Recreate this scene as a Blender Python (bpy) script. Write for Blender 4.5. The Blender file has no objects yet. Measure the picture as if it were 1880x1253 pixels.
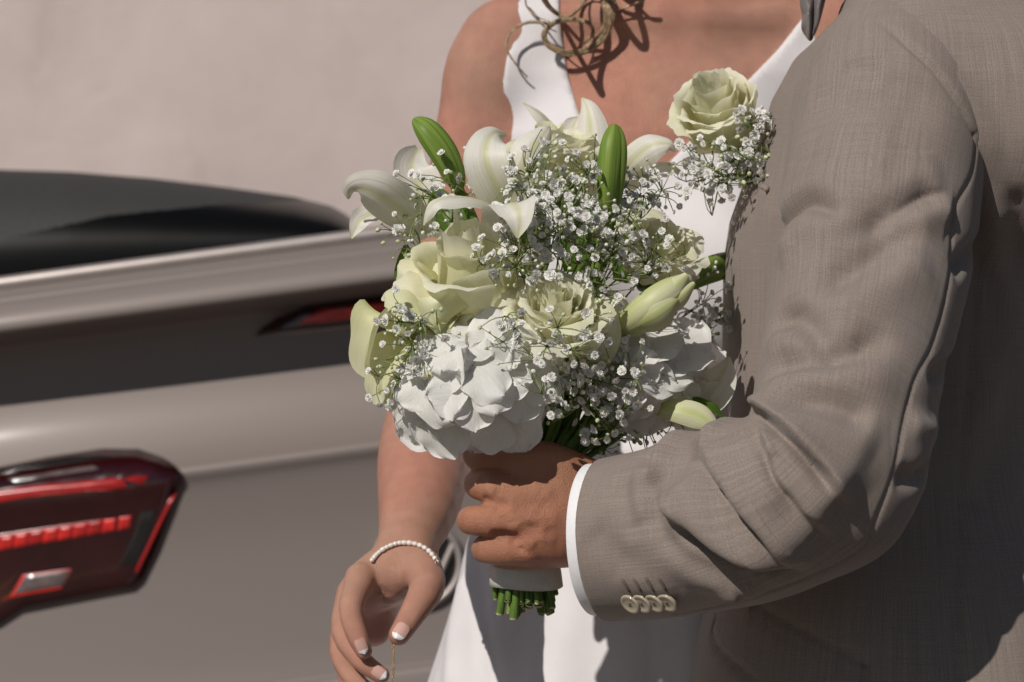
import bpy, math, random
import numpy as np
from mathutils import Vector, Matrix
from mathutils.bvhtree import BVHTree

scene = bpy.context.scene
COL = scene.collection
rnd = random.Random(7)
nrg = np.random.RandomState(11)

# ------------------------------------------------------------------ camera, sky, sun, exposure
CAM_H = 1.10                      # lens height above the kerb side of the street
FPX = 1880 * 85.0 / 36.0          # focal length in photograph pixels

cam_d = bpy.data.cameras.new('camera')
cam_d.lens = 85.0
cam_d.sensor_width = 36.0
cam_d.clip_end = 500.0
cam_d.dof.use_dof = True
cam_d.dof.focus_distance = 1.91
cam_d.dof.aperture_fstop = 8.0
cam = bpy.data.objects.new('camera', cam_d)
cam.location = (0, 0, CAM_H)
cam.rotation_euler = (math.radians(90), 0, 0)
COL.objects.link(cam)
scene.camera = cam

SUN_DIR = np.array([0.70, 1.0, -1.0]); SUN_DIR /= np.linalg.norm(SUN_DIR)
world = bpy.data.worlds.new('World'); scene.world = world; world.use_nodes = True
wn = world.node_tree
bg = wn.nodes['Background']
sky = wn.nodes.new('ShaderNodeTexSky'); sky.sky_type = 'NISHITA'; sky.sun_disc = False
sky.sun_elevation = math.asin(-SUN_DIR[2])
sky.sun_rotation = math.atan2(-SUN_DIR[0], -SUN_DIR[1])
sky.air_density = 1.0; sky.dust_density = 0.4
wn.links.new(sky.outputs[0], bg.inputs[0]); bg.inputs[1].default_value = 0.05
sun_d = bpy.data.lights.new('sun', 'SUN'); sun_d.energy = 5.0; sun_d.angle = math.radians(0.5)
sun_d.color = (1.0, 0.94, 0.87)
sun = bpy.data.objects.new('sun', sun_d); COL.objects.link(sun)
sun.location = (-5, -8, 8)
sun.rotation_euler = Vector(SUN_DIR).to_track_quat('-Z', 'Y').to_euler()
scene.view_settings.view_transform = 'Standard'
scene.view_settings.look = 'None'
scene.view_settings.gamma = 1.0
scene.view_settings.exposure = -0.60
scene.view_settings.use_curve_mapping = False
scene.cycles.max_bounces = 8
scene.cycles.use_denoising = True

# ------------------------------------------------------------------ helpers
def P(px, py, d):
    """world point at depth d metres that the photograph shows at pixel px,py"""
    return np.array([(px - 940.0) / FPX * d, d, CAM_H + (626.5 - py) / FPX * d])

def nrm(v):
    v = np.asarray(v, float)
    return v / (np.linalg.norm(v, axis=-1, keepdims=True) + 1e-12)

def tag(o, label=None, cat=None, group=None, kind=None):
    if label: o['label'] = label
    if cat: o['category'] = cat
    if group: o['group'] = group
    if kind: o['kind'] = kind
    return o

def empty(name, loc, label=None, cat=None, group=None):
    o = bpy.data.objects.new(name, None)
    o.location = loc; o.empty_display_size = 0.05
    COL.objects.link(o)
    return tag(o, label, cat, group)

def set_parent(o, parent):
    if parent is None: return
    o.parent = parent
    if parent.type == 'EMPTY':
        o.matrix_parent_inverse = Matrix.Translation(-Vector(parent.location))

def mesh_np(name, V, F, uv=None, smooth=True):
    V = np.asarray(V, np.float32); F = np.asarray(F, np.int32)
    me = bpy.data.meshes.new(name)
    n = F.shape[1]
    me.vertices.add(len(V)); me.vertices.foreach_set('co', V.ravel())
    me.loops.add(F.size); me.loops.foreach_set('vertex_index', F.ravel())
    me.polygons.add(len(F))
    me.polygons.foreach_set('loop_start', np.arange(0, F.size, n, dtype=np.int32))
    me.polygons.foreach_set('loop_total', np.full(len(F), n, np.int32))
    if smooth: me.polygons.foreach_set('use_smooth', np.ones(len(F), bool))
    if uv is not None:
        l = me.uv_layers.new(name='UVMap')
        l.data.foreach_set('uv', np.asarray(uv, np.float32)[F.ravel()].ravel())
    me.update(calc_edges=True); me.validate()
    return me

def link(name, me, mat, parent=None):
    o = bpy.data.objects.new(name, me)
    if mat is not None and len(me.materials) == 0: me.materials.append(mat)
    COL.objects.link(o); set_parent(o, parent)
    return o

def mk(name, V, F, mat, parent=None, uv=None, smooth=True):
    return link(name, mesh_np(name, V, F, uv, smooth), mat, parent)

class Soup:
    """collects quads of one piece"""
    def __init__(s): s.V = []; s.F = []; s.U = []; s.n = 0
    def add(s, V, F, uv=None):
        V = np.asarray(V, float); F = np.asarray(F, int)
        if F.shape[1] == 3: F = np.concatenate([F, F[:, 2:3]], 1)
        s.V.append(V); s.F.append(F + s.n); s.n += len(V)
        s.U.append(np.zeros((len(V), 2)) if uv is None else np.asarray(uv, float))
    def build(s, name, mat, parent=None, smooth=True):
        V = np.concatenate(s.V); F = np.concatenate(s.F); U = np.concatenate(s.U)
        tri = F[:, 2] == F[:, 3]
        me = bpy.data.meshes.new(name)
        faces = [tuple(f[:3]) if t else tuple(f) for f, t in zip(F.tolist(), tri)]
        me.from_pydata(V.tolist(), [], faces)
        if smooth: me.polygons.foreach_set('use_smooth', np.ones(len(faces), bool))
        l = me.uv_layers.new(name='UVMap')
        idx = np.zeros(len(me.loops), np.int32); me.loops.foreach_get('vertex_index', idx)
        l.data.foreach_set('uv', U[idx].astype(np.float32).ravel())
        me.update()
        return link(name, me, mat, parent)

def gridF(nv, nu, close_u=False):
    a = np.arange(nv * nu).reshape(nv, nu)
    if close_u: a = np.concatenate([a, a[:, :1]], 1)
    return np.stack([a[:-1, :-1], a[:-1, 1:], a[1:, 1:], a[1:, :-1]], -1).reshape(-1, 4)

def spline(pts, n):
    """Catmull-Rom resample of rows of any width"""
    p = np.asarray(pts, float)
    if len(p) == 2:
        t = np.linspace(0, 1, n)[:, None]; return p[0] * (1 - t) + p[1] * t
    q = np.concatenate([[2 * p[0] - p[1]], p, [2 * p[-1] - p[-2]]])
    T = np.linspace(0, len(p) - 1 - 1e-9, n); i = T.astype(int); t = (T - i)[:, None]
    a, b, c, d = q[i], q[i + 1], q[i + 2], q[i + 3]
    return 0.5 * (2 * b + (c - a) * t + (2 * a - 5 * b + 4 * c - d) * t * t + (3 * b - a - 3 * c + d) * t ** 3)

def tube(pts, radii, seg=6, caps=True):
    """verts, quads of a tube along points"""
    p = np.asarray(pts, float); n = len(p)
    r = np.broadcast_to(np.asarray(radii, float), (n,))
    T = nrm(np.gradient(p, axis=0))
    ref = np.array([0.13, 0.31, 0.94]) if abs(T[0][2]) < 0.9 else np.array([1.0, 0.1, 0.2])
    S = np.zeros_like(p); s = nrm(np.cross(T[0], ref))
    for i in range(n):
        s = nrm(s - T[i] * np.dot(s, T[i])); S[i] = s
    B = np.cross(T, S)
    a = np.linspace(0, 2 * np.pi, seg, endpoint=False)
    V = p[:, None] + r[:, None, None] * (np.cos(a)[None, :, None] * S[:, None] + np.sin(a)[None, :, None] * B[:, None])
    V = V.reshape(-1, 3); F = gridF(n, seg, True)
    if caps:
        V = np.concatenate([V, p[:1], p[-1:]]); k = len(V)
        i = np.arange(seg); j = (i + 1) % seg
        c0 = np.stack([j, i, np.full(seg, k - 2), np.full(seg, k - 2)], 1)
        o = (n - 1) * seg
        c1 = np.stack([i + o, j + o, np.full(seg, k - 1), np.full(seg, k - 1)], 1)
        F = np.concatenate([F, c0, c1])
    return V, F

def box(lo, hi):
    x0, y0, z0 = lo; x1, y1, z1 = hi
    V = np.array([[x0, y0, z0], [x1, y0, z0], [x1, y1, z0], [x0, y1, z0], [x0, y0, z1], [x1, y0, z1], [x1, y1, z1], [x0, y1, z1]])
    F = np.array([[0, 3, 2, 1], [4, 5, 6, 7], [0, 1, 5, 4], [1, 2, 6, 5], [2, 3, 7, 6], [3, 0, 4, 7]])
    return V, F

# ------------------------------------------------------------------ implicit surfaces
def smin(a, b, k):
    h = np.clip(0.5 + 0.5 * (b - a) / k, 0, 1)
    return b + (a - b) * h - k * h * (1 - h)

def smax(a, b, k): return -smin(-a, -b, k)

def rcone(p, a, b, ra, rb):
    a = np.asarray(a, np.float32); b = np.asarray(b, np.float32)
    ab = b - a; l2 = float(ab @ ab); q = p - a
    qa = q @ ab; t = np.clip(qa / l2, 0, 1)
    d2 = np.einsum('ij,ij->i', q, q) - t * (2 * qa - t * l2)
    return np.sqrt(np.maximum(d2, 0)) - (np.float32(ra) + np.float32(rb - ra) * t)

_limbs = {}
def limb(pts, per=3):
    """tapered tube through [(point, radius), ...] along a smooth spline, evaluated only near it"""
    r = np.array([[*a, b] for a, b in pts]); c = spline(r, (len(r) - 1) * per + 1)
    lo = (c[:, :3] - c[:, 3:]).min(0) - 0.05; hi = (c[:, :3] + c[:, 3:]).max(0) + 0.05
    def f(p):
        d = None
        for x, y in zip(c[:-1], c[1:]):
            e = rcone(p, x[:3], y[:3], x[3], y[3])
            d = e if d is None else np.minimum(d, e)
        return d
    return boxed(f, lo, hi, 0.05)

def chain(p, pts, k):
    key = id(pts)
    if key not in _limbs: _limbs[key] = (limb(pts), pts)
    return _limbs[key][0](p)

def boxed(fn, lo, hi, pad=0.02):
    lo = np.asarray(lo, np.float32); hi = np.asarray(hi, np.float32)
    def g(p):
        q = np.maximum(np.maximum(lo - p, p - hi), 0); d = np.sqrt(np.einsum('ij,ij->i', q, q))
        out = (d + np.float32(pad)).astype(np.float32); m = d <= 0
        if m.any(): out[m] = np.minimum(fn(p[m]), 0.3)
        return out
    return g

def ell(p, c, r, R=None):
    q = p - np.asarray(c, np.float32)
    if R is not None: q = q @ np.asarray(R, np.float32)      # columns of R are the axes
    r = np.asarray(r, np.float32)
    u = q / r; w = u / r
    k0 = np.sqrt(np.einsum('ij,ij->i', u, u)); k1 = np.sqrt(np.einsum('ij,ij->i', w, w)) + 1e-9
    return k0 * (k0 - 1) / k1

def axes(x, y):
    x = nrm(x); z = nrm(np.cross(x, y)); y = np.cross(z, x)
    return np.stack([x, y, z], 1)

def isosurf(f, lo, hi, h, slack=1.35, newton=2):
    """surface nets of f=0, evaluated only in blocks near the surface"""
    lo = np.asarray(lo, float); hi = np.asarray(hi, float); B = 6
    nb = np.ceil((hi - lo) / (h * B)).astype(int); N = nb * B + 1
    G = np.ones(N, np.float32)
    bi = np.stack(np.meshgrid(*[np.arange(n) for n in nb], indexing='ij'), -1).reshape(-1, 3)
    c = (lo + (bi + 0.5) * B * h).astype(np.float32)
    dc = np.concatenate([f(x) for x in np.array_split(c, max(1, len(c) // 50000))])
    for b, s in zip(bi[dc < 0], dc[dc < 0]):
        G[b[0]*B:b[0]*B+B+1, b[1]*B:b[1]*B+B+1, b[2]*B:b[2]*B+B+1] = -1
    near = bi[np.abs(dc) < B * h * 0.87 * slack]
    o = np.stack(np.meshgrid(*[np.arange(B + 1)] * 3, indexing='ij'), -1).reshape(-1, 3)
    for part in np.array_split(near, max(1, len(near) // 200)):
        if len(part) == 0: continue
        idx = (part[:, None] * B + o[None]).reshape(-1, 3)
        v = f((lo + idx * h).astype(np.float32))
        G[idx[:, 0], idx[:, 1], idx[:, 2]] = v
    neg = G < 0
    cnt = np.zeros(np.array(N) - 1, np.int8)
    for dx in (0, 1):
        for dy in (0, 1):
            for dz in (0, 1):
                cnt += neg[dx:N[0]-1+dx, dy:N[1]-1+dy, dz:N[2]-1+dz]
    ci = np.argwhere((cnt > 0) & (cnt < 8))
    cid = np.full(cnt.shape, -1, np.int32); cid[ci[:, 0], ci[:, 1], ci[:, 2]] = np.arange(len(ci))
    corner = np.array([[i >> 2 & 1, i >> 1 & 1, i & 1] for i in range(8)])
    val = np.stack([G[ci[:, 0]+a, ci[:, 1]+b, ci[:, 2]+c_] for a, b, c_ in corner], 1)
    acc = np.zeros((len(ci), 3)); num = np.zeros(len(ci))
    for i in range(8):
        for j in range(i + 1, 8):
            if np.abs(corner[i] - corner[j]).sum() != 1: continue
            m = (val[:, i] < 0) != (val[:, j] < 0)
            t = val[:, i] / (val[:, i] - val[:, j] + 1e-12)
            q = corner[i] + t[:, None] * (corner[j] - corner[i])
            acc[m] += q[m]; num[m] += 1
    V = lo + (ci + acc / num[:, None]) * h
    quads = []
    for ax in range(3):
        sl0 = [slice(None)] * 3; sl1 = [slice(None)] * 3
        sl0[ax] = slice(0, -1); sl1[ax] = slice(1, None)
        a = neg[tuple(sl0)]; b = neg[tuple(sl1)]
        e = np.argwhere(a != b); u, w = (ax + 1) % 3, (ax + 2) % 3
        lim = np.array(cnt.shape)
        e = e[(e[:, u] > 0) & (e[:, w] > 0) & (e[:, u] < lim[u]) & (e[:, w] < lim[w])]
        flip = a[e[:, 0], e[:, 1], e[:, 2]]
        def at(du, dw):
            k = e.copy(); k[:, u] -= du; k[:, w] -= dw
            return cid[k[:, 0], k[:, 1], k[:, 2]]
        q = np.stack([at(1, 1), at(0, 1), at(0, 0), at(1, 0)], 1)
        q[~flip] = q[~flip][:, ::-1]
        quads.append(q[(q >= 0).all(1)])
    F = np.concatenate(quads)
    g = None
    for it in range(newton + 1):
        d0, g = grad(f, V, h * 0.35)
        if it < newton:
            gl = np.linalg.norm(g, axis=1) + 1e-6
            V = V - np.clip(d0 / gl, -h * 0.6, h * 0.6)[:, None] * (g / gl[:, None])
    return V, F, nrm(g)

def grad(f, V, e):
    V = V.astype(np.float32); g = np.zeros((len(V), 3)); s = 0
    for k in ((1, -1, -1), (-1, -1, 1), (-1, 1, -1), (1, 1, 1)):
        v = f((V + np.array(k, np.float32) * e).astype(np.float32)); g += np.array(k) * v[:, None]; s = s + v
    return s / 4, g / (4 * e)

def vnormals(V, F):
    n = np.cross(V[F[:, 2]] - V[F[:, 0]], V[F[:, 3]] - V[F[:, 1]])
    out = np.zeros_like(V)
    for i in range(4): np.add.at(out, F[:, i], n)
    return nrm(out)

def relax(V, F, it=1, lam=0.5):
    for _ in range(it):
        s = np.zeros_like(V); c = np.zeros(len(V))
        for i in range(4):
            a, b = F[:, i], F[:, (i + 1) % 4]
            np.add.at(s, a, V[b]); np.add.at(c, a, 1)
            np.add.at(s, b, V[a]); np.add.at(c, b, 1)
        V = V + lam * (s / np.maximum(c, 1)[:, None] - V)
    return V

class Caster:
    """finds the points of a surface that the photograph shows at given pixels"""
    def __init__(s, V, F):
        s.b = BVHTree.FromPolygons([tuple(v) for v in V.tolist()], F.tolist())
        s.o = Vector((0, 0, CAM_H))
    def hit(s, px, py):
        d = Vector(P(px, py, 1.0)) - s.o
        h = s.b.ray_cast(s.o, d.normalized())
        if h[0] is None:
            n = s.b.find_nearest(s.o + d * 2.0); return np.array(n[0]), np.array(n[1])
        return np.array(h[0]), np.array(h[1])
    def line(s, pts, n=None):
        p = spline(pts, n or len(pts) * 5)
        return np.array([s.hit(x, y)[0] for x, y in p])

def seg_dist(V, line):
    """distance to a 3-D polyline, signed side and position along it"""
    best = np.full(len(V), 1e9); tt = np.zeros(len(V)); side = np.zeros((len(V), 3)); tan = np.zeros((len(V), 3))
    L = len(line) - 1
    for i in range(L):
        a, b = line[i], line[i + 1]; ab = b - a; l2 = ab @ ab
        if l2 < 1e-12: continue
        t = np.clip(((V - a) @ ab) / l2, 0, 1); q = V - a - t[:, None] * ab
        d = np.linalg.norm(q, axis=1); m = d < best
        best[m] = d[m]; tt[m] = (i + t[m]) / L; side[m] = q[m]; tan[m] = ab / math.sqrt(l2)
    return best, tt, side, tan

def folds(V, N, caster, strokes):
    """strokes: (pixel polyline, height m, width m, kind); kind 'g' ridge/groove, 's' overlapping step"""
    D = np.zeros(len(V))
    for st in strokes:
        pts, amp, w, kind = st
        line = caster.line(pts)
        rr_ = max(0.03, w * 4.5); lo = line.min(0) - rr_; hi = line.max(0) + rr_
        m = ((V > lo) & (V < hi)).all(1)
        if not m.any(): continue
        d, t, q, tn = seg_dist(V[m], line)
        taper = np.clip(np.minimum(t, 1 - t) * 4.0, 0, 1); taper = taper * taper * (3 - 2 * taper)
        if kind == 'c': taper = np.ones_like(t)
        if kind == 'e': taper = np.clip((1 - t) * 3.0, 0, 1)
        ends = np.where((t <= 0) | (t >= 1), np.exp(-(d / w) ** 2), 1.0)
        if kind in 'gc' or kind == 'e':
            D[m] += amp * taper * np.exp(-(d / w) ** 2)
        else:
            sgn = np.einsum('ij,ij->i', np.cross(tn, N[m]), q)
            x = sgn / w
            up = 1 / (1 + np.exp(-np.clip(x * 4, -30, 30)))
            D[m] += amp * taper * ends * up * np.exp(-np.clip(sgn, 0, None) / (w * 5)) * np.exp(-(d / (w * 9)) ** 2)
    return D
# ------------------------------------------------------------------ materials
class NT:
    def __init__(s, name):
        s.m = bpy.data.materials.new(name); s.m.use_nodes = True
        s.t = s.m.node_tree; s.b = s.t.nodes['Principled BSDF']; s.out = s.t.nodes['Material Output']
    def n(s, typ, ins=None, **kw):
        o = s.t.nodes.new(typ)
        for k, v in kw.items(): setattr(o, k, v)
        for k, v in (ins or {}).items():
            if hasattr(v, 'is_output'): s.t.links.new(v, o.inputs[k])
            else: o.inputs[k].default_value = v
        return o
    def set(s, **kw):
        for k, v in kw.items():
            k = k.replace('_', ' ')
            if hasattr(v, 'is_output'): s.t.links.new(v, s.b.inputs[k])
            else: s.b.inputs[k].default_value = v
    def coord(s, which='Object'): return s.n('ShaderNodeTexCoord').outputs[which]
    def mapped(s, src, scale, loc=(0, 0, 0)):
        return s.n('ShaderNodeMapping', {'Vector': src, 'Scale': scale, 'Location': loc}).outputs[0]
    def noise(s, vec, scale, detail=3, rough=0.5, dist=0.0):
        return s.n('ShaderNodeTexNoise', {'Vector': vec, 'Scale': scale, 'Detail': detail, 'Roughness': rough, 'Distortion': dist}).outputs['Fac']
    def ramp(s, fac, stops):
        r = s.n('ShaderNodeValToRGB', {'Fac': fac}); e = r.color_ramp.elements
        e[0].position, e[0].color = stops[0][0], (*stops[0][1], 1)
        e[1].position, e[1].color = stops[-1][0], (*stops[-1][1], 1)
        for p, c in stops[1:-1]:
            k = e.new(p); k.color = (*c, 1)
        return r.outputs[0]
    def mix(s, fac, a, b, mode='MIX'):
        m = s.n('ShaderNodeMix', data_type='RGBA', blend_type=mode)
        for k, v in ((0, fac), (6, a), (7, b)):
            if hasattr(v, 'is_output'): s.t.links.new(v, m.inputs[k])
            else: m.inputs[k].default_value = v if k == 0 else (*v, 1)
        return m.outputs[2]
    def math(s, op, a, b=0.0, c=0.0):
        m = s.n('ShaderNodeMath', operation=op)
        for k, v in ((0, a), (1, b), (2, c)):
            if hasattr(v, 'is_output'): s.t.links.new(v, m.inputs[k])
            else: m.inputs[k].default_value = v
        return m.outputs[0]
    def bump(s, h, strength=0.2, dist=0.001):
        b = s.n('ShaderNodeBump', {'Height': h, 'Strength': strength, 'Distance': dist})
        s.t.links.new(b.outputs[0], s.b.inputs['Normal']); return b.outputs[0]

def plain(name, col, rough=0.5, metal=0.0, spec=0.5, var=0.12, scale=40.0, coat=0.0):
    t = NT(name); c = t.coord()
    n = t.noise(c, scale, 4)
    lo = tuple(x * (1 - var) for x in col); hi = tuple(min(1, x * (1 + var)) for x in col)
    t.set(Base_Color=t.ramp(n, [(0.3, lo), (0.7, hi)]), Roughness=rough, Metallic=metal, Specular_IOR_Level=spec, Coat_Weight=coat)
    return t.m

def skin_mat(name, col, red):
    t = NT(name); c = t.coord()
    big = t.noise(c, 9.0, 3); mid = t.noise(c, 60.0, 3); fine = t.noise(c, 900.0, 3, 0.65)
    a = t.mix(t.n('ShaderNodeMapRange', {'Value': big, 'From Min': 0.36, 'From Max': 0.62}).outputs[0], col, red)
    a = t.mix(0.34, a, t.ramp(mid, [(0.3, tuple(x * 0.75 for x in col)), (0.7, tuple(min(1, x * 1.2) for x in col))]))
    vor = t.n('ShaderNodeTexVoronoi', {'Vector': c, 'Scale': 34.0, 'Randomness': 1.0})
    spot = t.n('ShaderNodeMapRange', {'Value': vor.outputs['Distance'], 'From Min': 0.035, 'From Max': 0.06, 'To Min': 1.0, 'To Max': 0.0}).outputs[0]
    sel = t.math('GREATER_THAN', t.n('ShaderNodeSeparateColor', {'Color': vor.outputs['Color']}).outputs[0], 0.88)
    a = t.mix(t.math('MULTIPLY', t.math('MULTIPLY', spot, sel), 0.55), a, tuple(x * 0.35 for x in col))
    t.set(Base_Color=a, Roughness=0.40, Specular_IOR_Level=0.55, Subsurface_Weight=0.16, Subsurface_Scale=0.004)
    t.b.inputs['Subsurface Radius'].default_value = (1.0, 0.35, 0.2)
    por = t.n('ShaderNodeTexVoronoi', {'Vector': c, 'Scale': 1500.0}).outputs['Distance']
    h = t.math('ADD', t.math('MULTIPLY', por, 0.5), t.math('MULTIPLY', fine, 0.9))
    t.bump(h, 0.9, 0.0010)
    return t.m

def suit_mat(name):
    t = NT(name); uv = t.coord('UV')
    s1 = t.noise(t.mapped(uv, (800, 11, 1)), 1.0, 3, 0.6)
    s2 = t.noise(t.mapped(uv, (2200, 60, 1), (3, 1, 0)), 1.0, 2, 0.6)
    s3 = t.noise(t.mapped(uv, (22, 950, 1), (7, 2, 0)), 1.0, 3, 0.6)
    s4 = t.noise(t.mapped(uv, (90, 2400, 1), (9, 4, 0)), 1.0, 2, 0.6)
    big = t.noise(t.mapped(uv, (12, 8, 1)), 1.0, 2)
    f = t.math('ADD', t.math('MULTIPLY', s1, 0.42), t.math('MULTIPLY', s3, 0.24))
    f = t.math('ADD', f, t.math('MULTIPLY', s2, 0.2)); f = t.math('ADD', f, t.math('MULTIPLY', s4, 0.14))
    col = t.ramp(f, [(0.36, (0.190, 0.155, 0.135)), (0.5, (0.248, 0.206, 0.181)), (0.64, (0.318, 0.270, 0.240))])
    col = t.mix(t.math('MULTIPLY', big, 0.25), col, (0.235, 0.18, 0.15))
    g1 = t.noise(t.mapped(uv, (1150, 1150, 1), (2, 8, 0)), 1.0, 2, .7)
    col = t.mix(.62, col, t.mix(1.0, col, t.ramp(g1, [(.32, (.62, .61, .60)), (.68, (1.42, 1.42, 1.42))]), 'MULTIPLY'))
    t.set(Base_Color=col, Roughness=0.85, Specular_IOR_Level=0.2, Sheen_Weight=0.15, Sheen_Roughness=0.5)
    w = t.n('ShaderNodeTexWave', {'Vector': t.mapped(uv, (1, 1, 1)), 'Scale': 330.0, 'Distortion': 2.0, 'Detail': 1.0}).outputs['Fac']
    h = t.math('ADD', t.math('MULTIPLY', f, 2.0), t.math('MULTIPLY', g1, 1.0))
    t.bump(h, 0.35, 0.0005)
    return t.m

def dress_mat():
    t = NT('white_crepe'); c = t.coord()
    f = t.noise(c, 1400.0, 2, 0.6); w = t.noise(t.mapped(c, (600, 600, 60)), 1.0, 2)
    t.set(Base_Color=t.ramp(t.noise(c, 25.0, 3), [(0.3, (0.69, 0.665, 0.68)), (0.7, (0.74, 0.715, 0.73))]), Roughness=0.6, Specular_IOR_Level=0.3, Sheen_Weight=0.1)
    t.bump(t.math('ADD', f, w), 0.35, 0.0006)
    return t.m

def petal_mat(name, kind):
    """UV.x across the petal -1..1 (stored 0..1), UV.y from base to tip"""
    t = NT(name); sep = t.n('ShaderNodeSeparateXYZ', {'Vector': t.coord('UV')}); u, v = sep.outputs[0], sep.outputs[1]
    obj = t.coord(); cu = t.math('ABSOLUTE', t.math('MULTIPLY', t.math('SUBTRACT', u, 0.5), 2.0))
    info = t.n('ShaderNodeObjectInfo').outputs['Random']
    uvw = t.n('ShaderNodeCombineXYZ', {'X': u, 'Y': v, 'Z': info}).outputs[0]
    fan = t.n('ShaderNodeCombineXYZ', {'X': t.math('DIVIDE', t.math('SUBTRACT', u, 0.5), t.math('ADD', v, 0.35)), 'Y': t.math('MULTIPLY', v, 0.12), 'Z': info}).outputs[0]
    vein = t.noise(fan, 26.0, 3, 0.6) if kind not in ('lily', 'bud', 'bud_pale') else t.noise(t.mapped(uvw, (26 if kind != 'bud' else 60, 1.2, 3)), 1.0, 3, 0.6)
    blot = t.noise(uvw, 3.5, 3)
    if kind == 'rose':
        col = t.ramp(v, [(0.0, (0.80, 0.77, 0.34)), (0.35, (0.91, 0.87, 0.58)), (0.72, (0.93, 0.91, 0.71)), (1.0, (0.93, 0.92, 0.79))])
        col = t.mix(t.math('MULTIPLY', t.math('POWER', cu, 6.0), 0.30), col, (0.74, 0.77, 0.48))
        col = t.mix(t.math('MULTIPLY', t.math('SUBTRACT', 1.0, t.math('LESS_THAN', info, 0.72)), 0.30), col, (0.76, 0.78, 0.44))
        tr, tc, rough = 0.42, (1.0, 0.98, 0.78), 0.5
    elif kind == 'rose_green':
        col = t.ramp(v, [(0.0, (0.56, 0.61, 0.22)), (0.4, (0.76, 0.76, 0.46)), (1.0, (0.85, 0.84, 0.66))])
        tr, tc, rough = 0.30, (0.88, 0.87, 0.52), 0.5
    elif kind == 'lily':
        rib = t.n('ShaderNodeMapRange', {'Value': cu, 'From Min': 0.04, 'From Max': 0.26, 'To Min': 1.0, 'To Max': 0.0}).outputs[0]
        col = t.mix(t.math('MULTIPLY', rib, 0.62), (0.86, 0.84, 0.78), (0.62, 0.64, 0.28))
        tipm = t.n('ShaderNodeMapRange', {'Value': v, 'From Min': 0.9, 'From Max': 1.0}).outputs[0]
        col = t.mix(t.math('MULTIPLY', tipm, 0.6), col, (0.55, 0.6, 0.2))
        bas = t.n('ShaderNodeMapRange', {'Value': v, 'From Min': 0.0, 'From Max': 0.45, 'To Min': 0.55, 'To Max': 0.0}).outputs[0]
        col = t.mix(bas, col, (0.66, 0.68, 0.36))
        tr, tc, rough = 0.25, (0.90, 0.88, 0.70), 0.42
    elif kind == 'bud':
        rib = t.n('ShaderNodeMapRange', {'Value': t.noise(t.mapped(uvw, (9, 0.6, 1)), 2.0, 2), 'From Min': 0.35, 'From Max': 0.65}).outputs[0]
        col = t.mix(rib, (0.13, 0.235, 0.032), (0.27, 0.37, 0.075))
        col = t.mix(t.n('ShaderNodeMapRange', {'Value': v, 'From Min': 0.55, 'From Max': 0.0, 'To Min': 0.0, 'To Max': 0.4}).outputs[0], col, (0.34, 0.46, 0.12))
        tr, tc, rough = 0.12, (0.4, 0.55, 0.1), 0.48
    elif kind == 'bud_pale':
        rib = t.n('ShaderNodeMapRange', {'Value': cu, 'From Min': 0.0, 'From Max': 0.5, 'To Min': 1.0, 'To Max': 0.0}).outputs[0]
        col = t.mix(t.math('MULTIPLY', rib, 0.6), (0.74, 0.74, 0.50), (0.48, 0.58, 0.13))
        bas = t.n('ShaderNodeMapRange', {'Value': v, 'From Min': 0.0, 'From Max': 0.5, 'To Min': 0.75, 'To Max': 0.0}).outputs[0]
        col = t.mix(bas, col, (0.46, 0.56, 0.14))
        tr, tc, rough = 0.2, (0.7, 0.74, 0.3), 0.42
    elif kind == 'hyd':
        col = t.ramp(v, [(0.0, (0.72, 0.73, 0.55)), (0.15, (0.91, 0.90, 0.86)), (1.0, (0.93, 0.92, 0.90))])
        tr, tc, rough = 0.28, (0.94, 0.92, 0.88), 0.55
    else:   # leaf
        col = t.mix(t.n('ShaderNodeMapRange', {'Value': cu, 'From Min': 0.0, 'From Max': 0.15, 'To Min': 0.5, 'To Max': 0.0}).outputs[0], (0.075, 0.15, 0.022), (0.2, 0.3, 0.07))
        tr, tc, rough = 0.2, (0.25, 0.4, 0.05), 0.36
    col = t.mix(0.22 if kind.startswith('rose') else .42, col, t.mix(1.0, col, t.ramp(vein, [(0.3, (0.78, 0.78, 0.74)), (0.6, (1, 1, 1))]), 'MULTIPLY'))
    col = t.mix(0.18, col, t.mix(1.0, col, t.ramp(blot, [(0.3, (0.85, 0.86, 0.76)), (0.65, (1, 1, 1))]), 'MULTIPLY'))
    t.set(Base_Color=col, Roughness=rough, Specular_IOR_Level=0.3)
    cr = t.noise(obj, 260.0, 3, 0.6)
    hgt = t.math('ADD', t.math('MULTIPLY', vein, 1.0), t.math('MULTIPLY', cr, 0.35))
    nb = t.bump(hgt, 0.5 if kind in ('hyd', 'lily') else 0.28, 0.0009)
    trn = t.n('ShaderNodeBsdfTranslucent', {'Color': (*tc, 1), 'Normal': nb})
    ms = t.n('ShaderNodeMixShader', {0: tr, 1: t.b.outputs[0], 2: trn.outputs[0]})
    t.t.links.new(ms.outputs[0], t.out.inputs[0])
    return t.m

def stem_mat(name, c0, c1, rough=0.4):
    t = NT(name); c = t.coord()
    n = t.noise(t.mapped(c, (220, 220, 40)), 1.0, 3)
    t.set(Base_Color=t.ramp(n, [(0.3, c0), (0.7, c1)]), Roughness=rough, Specular_IOR_Level=0.4)
    t.bump(n, 0.3, 0.0006)
    return t.m

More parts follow.
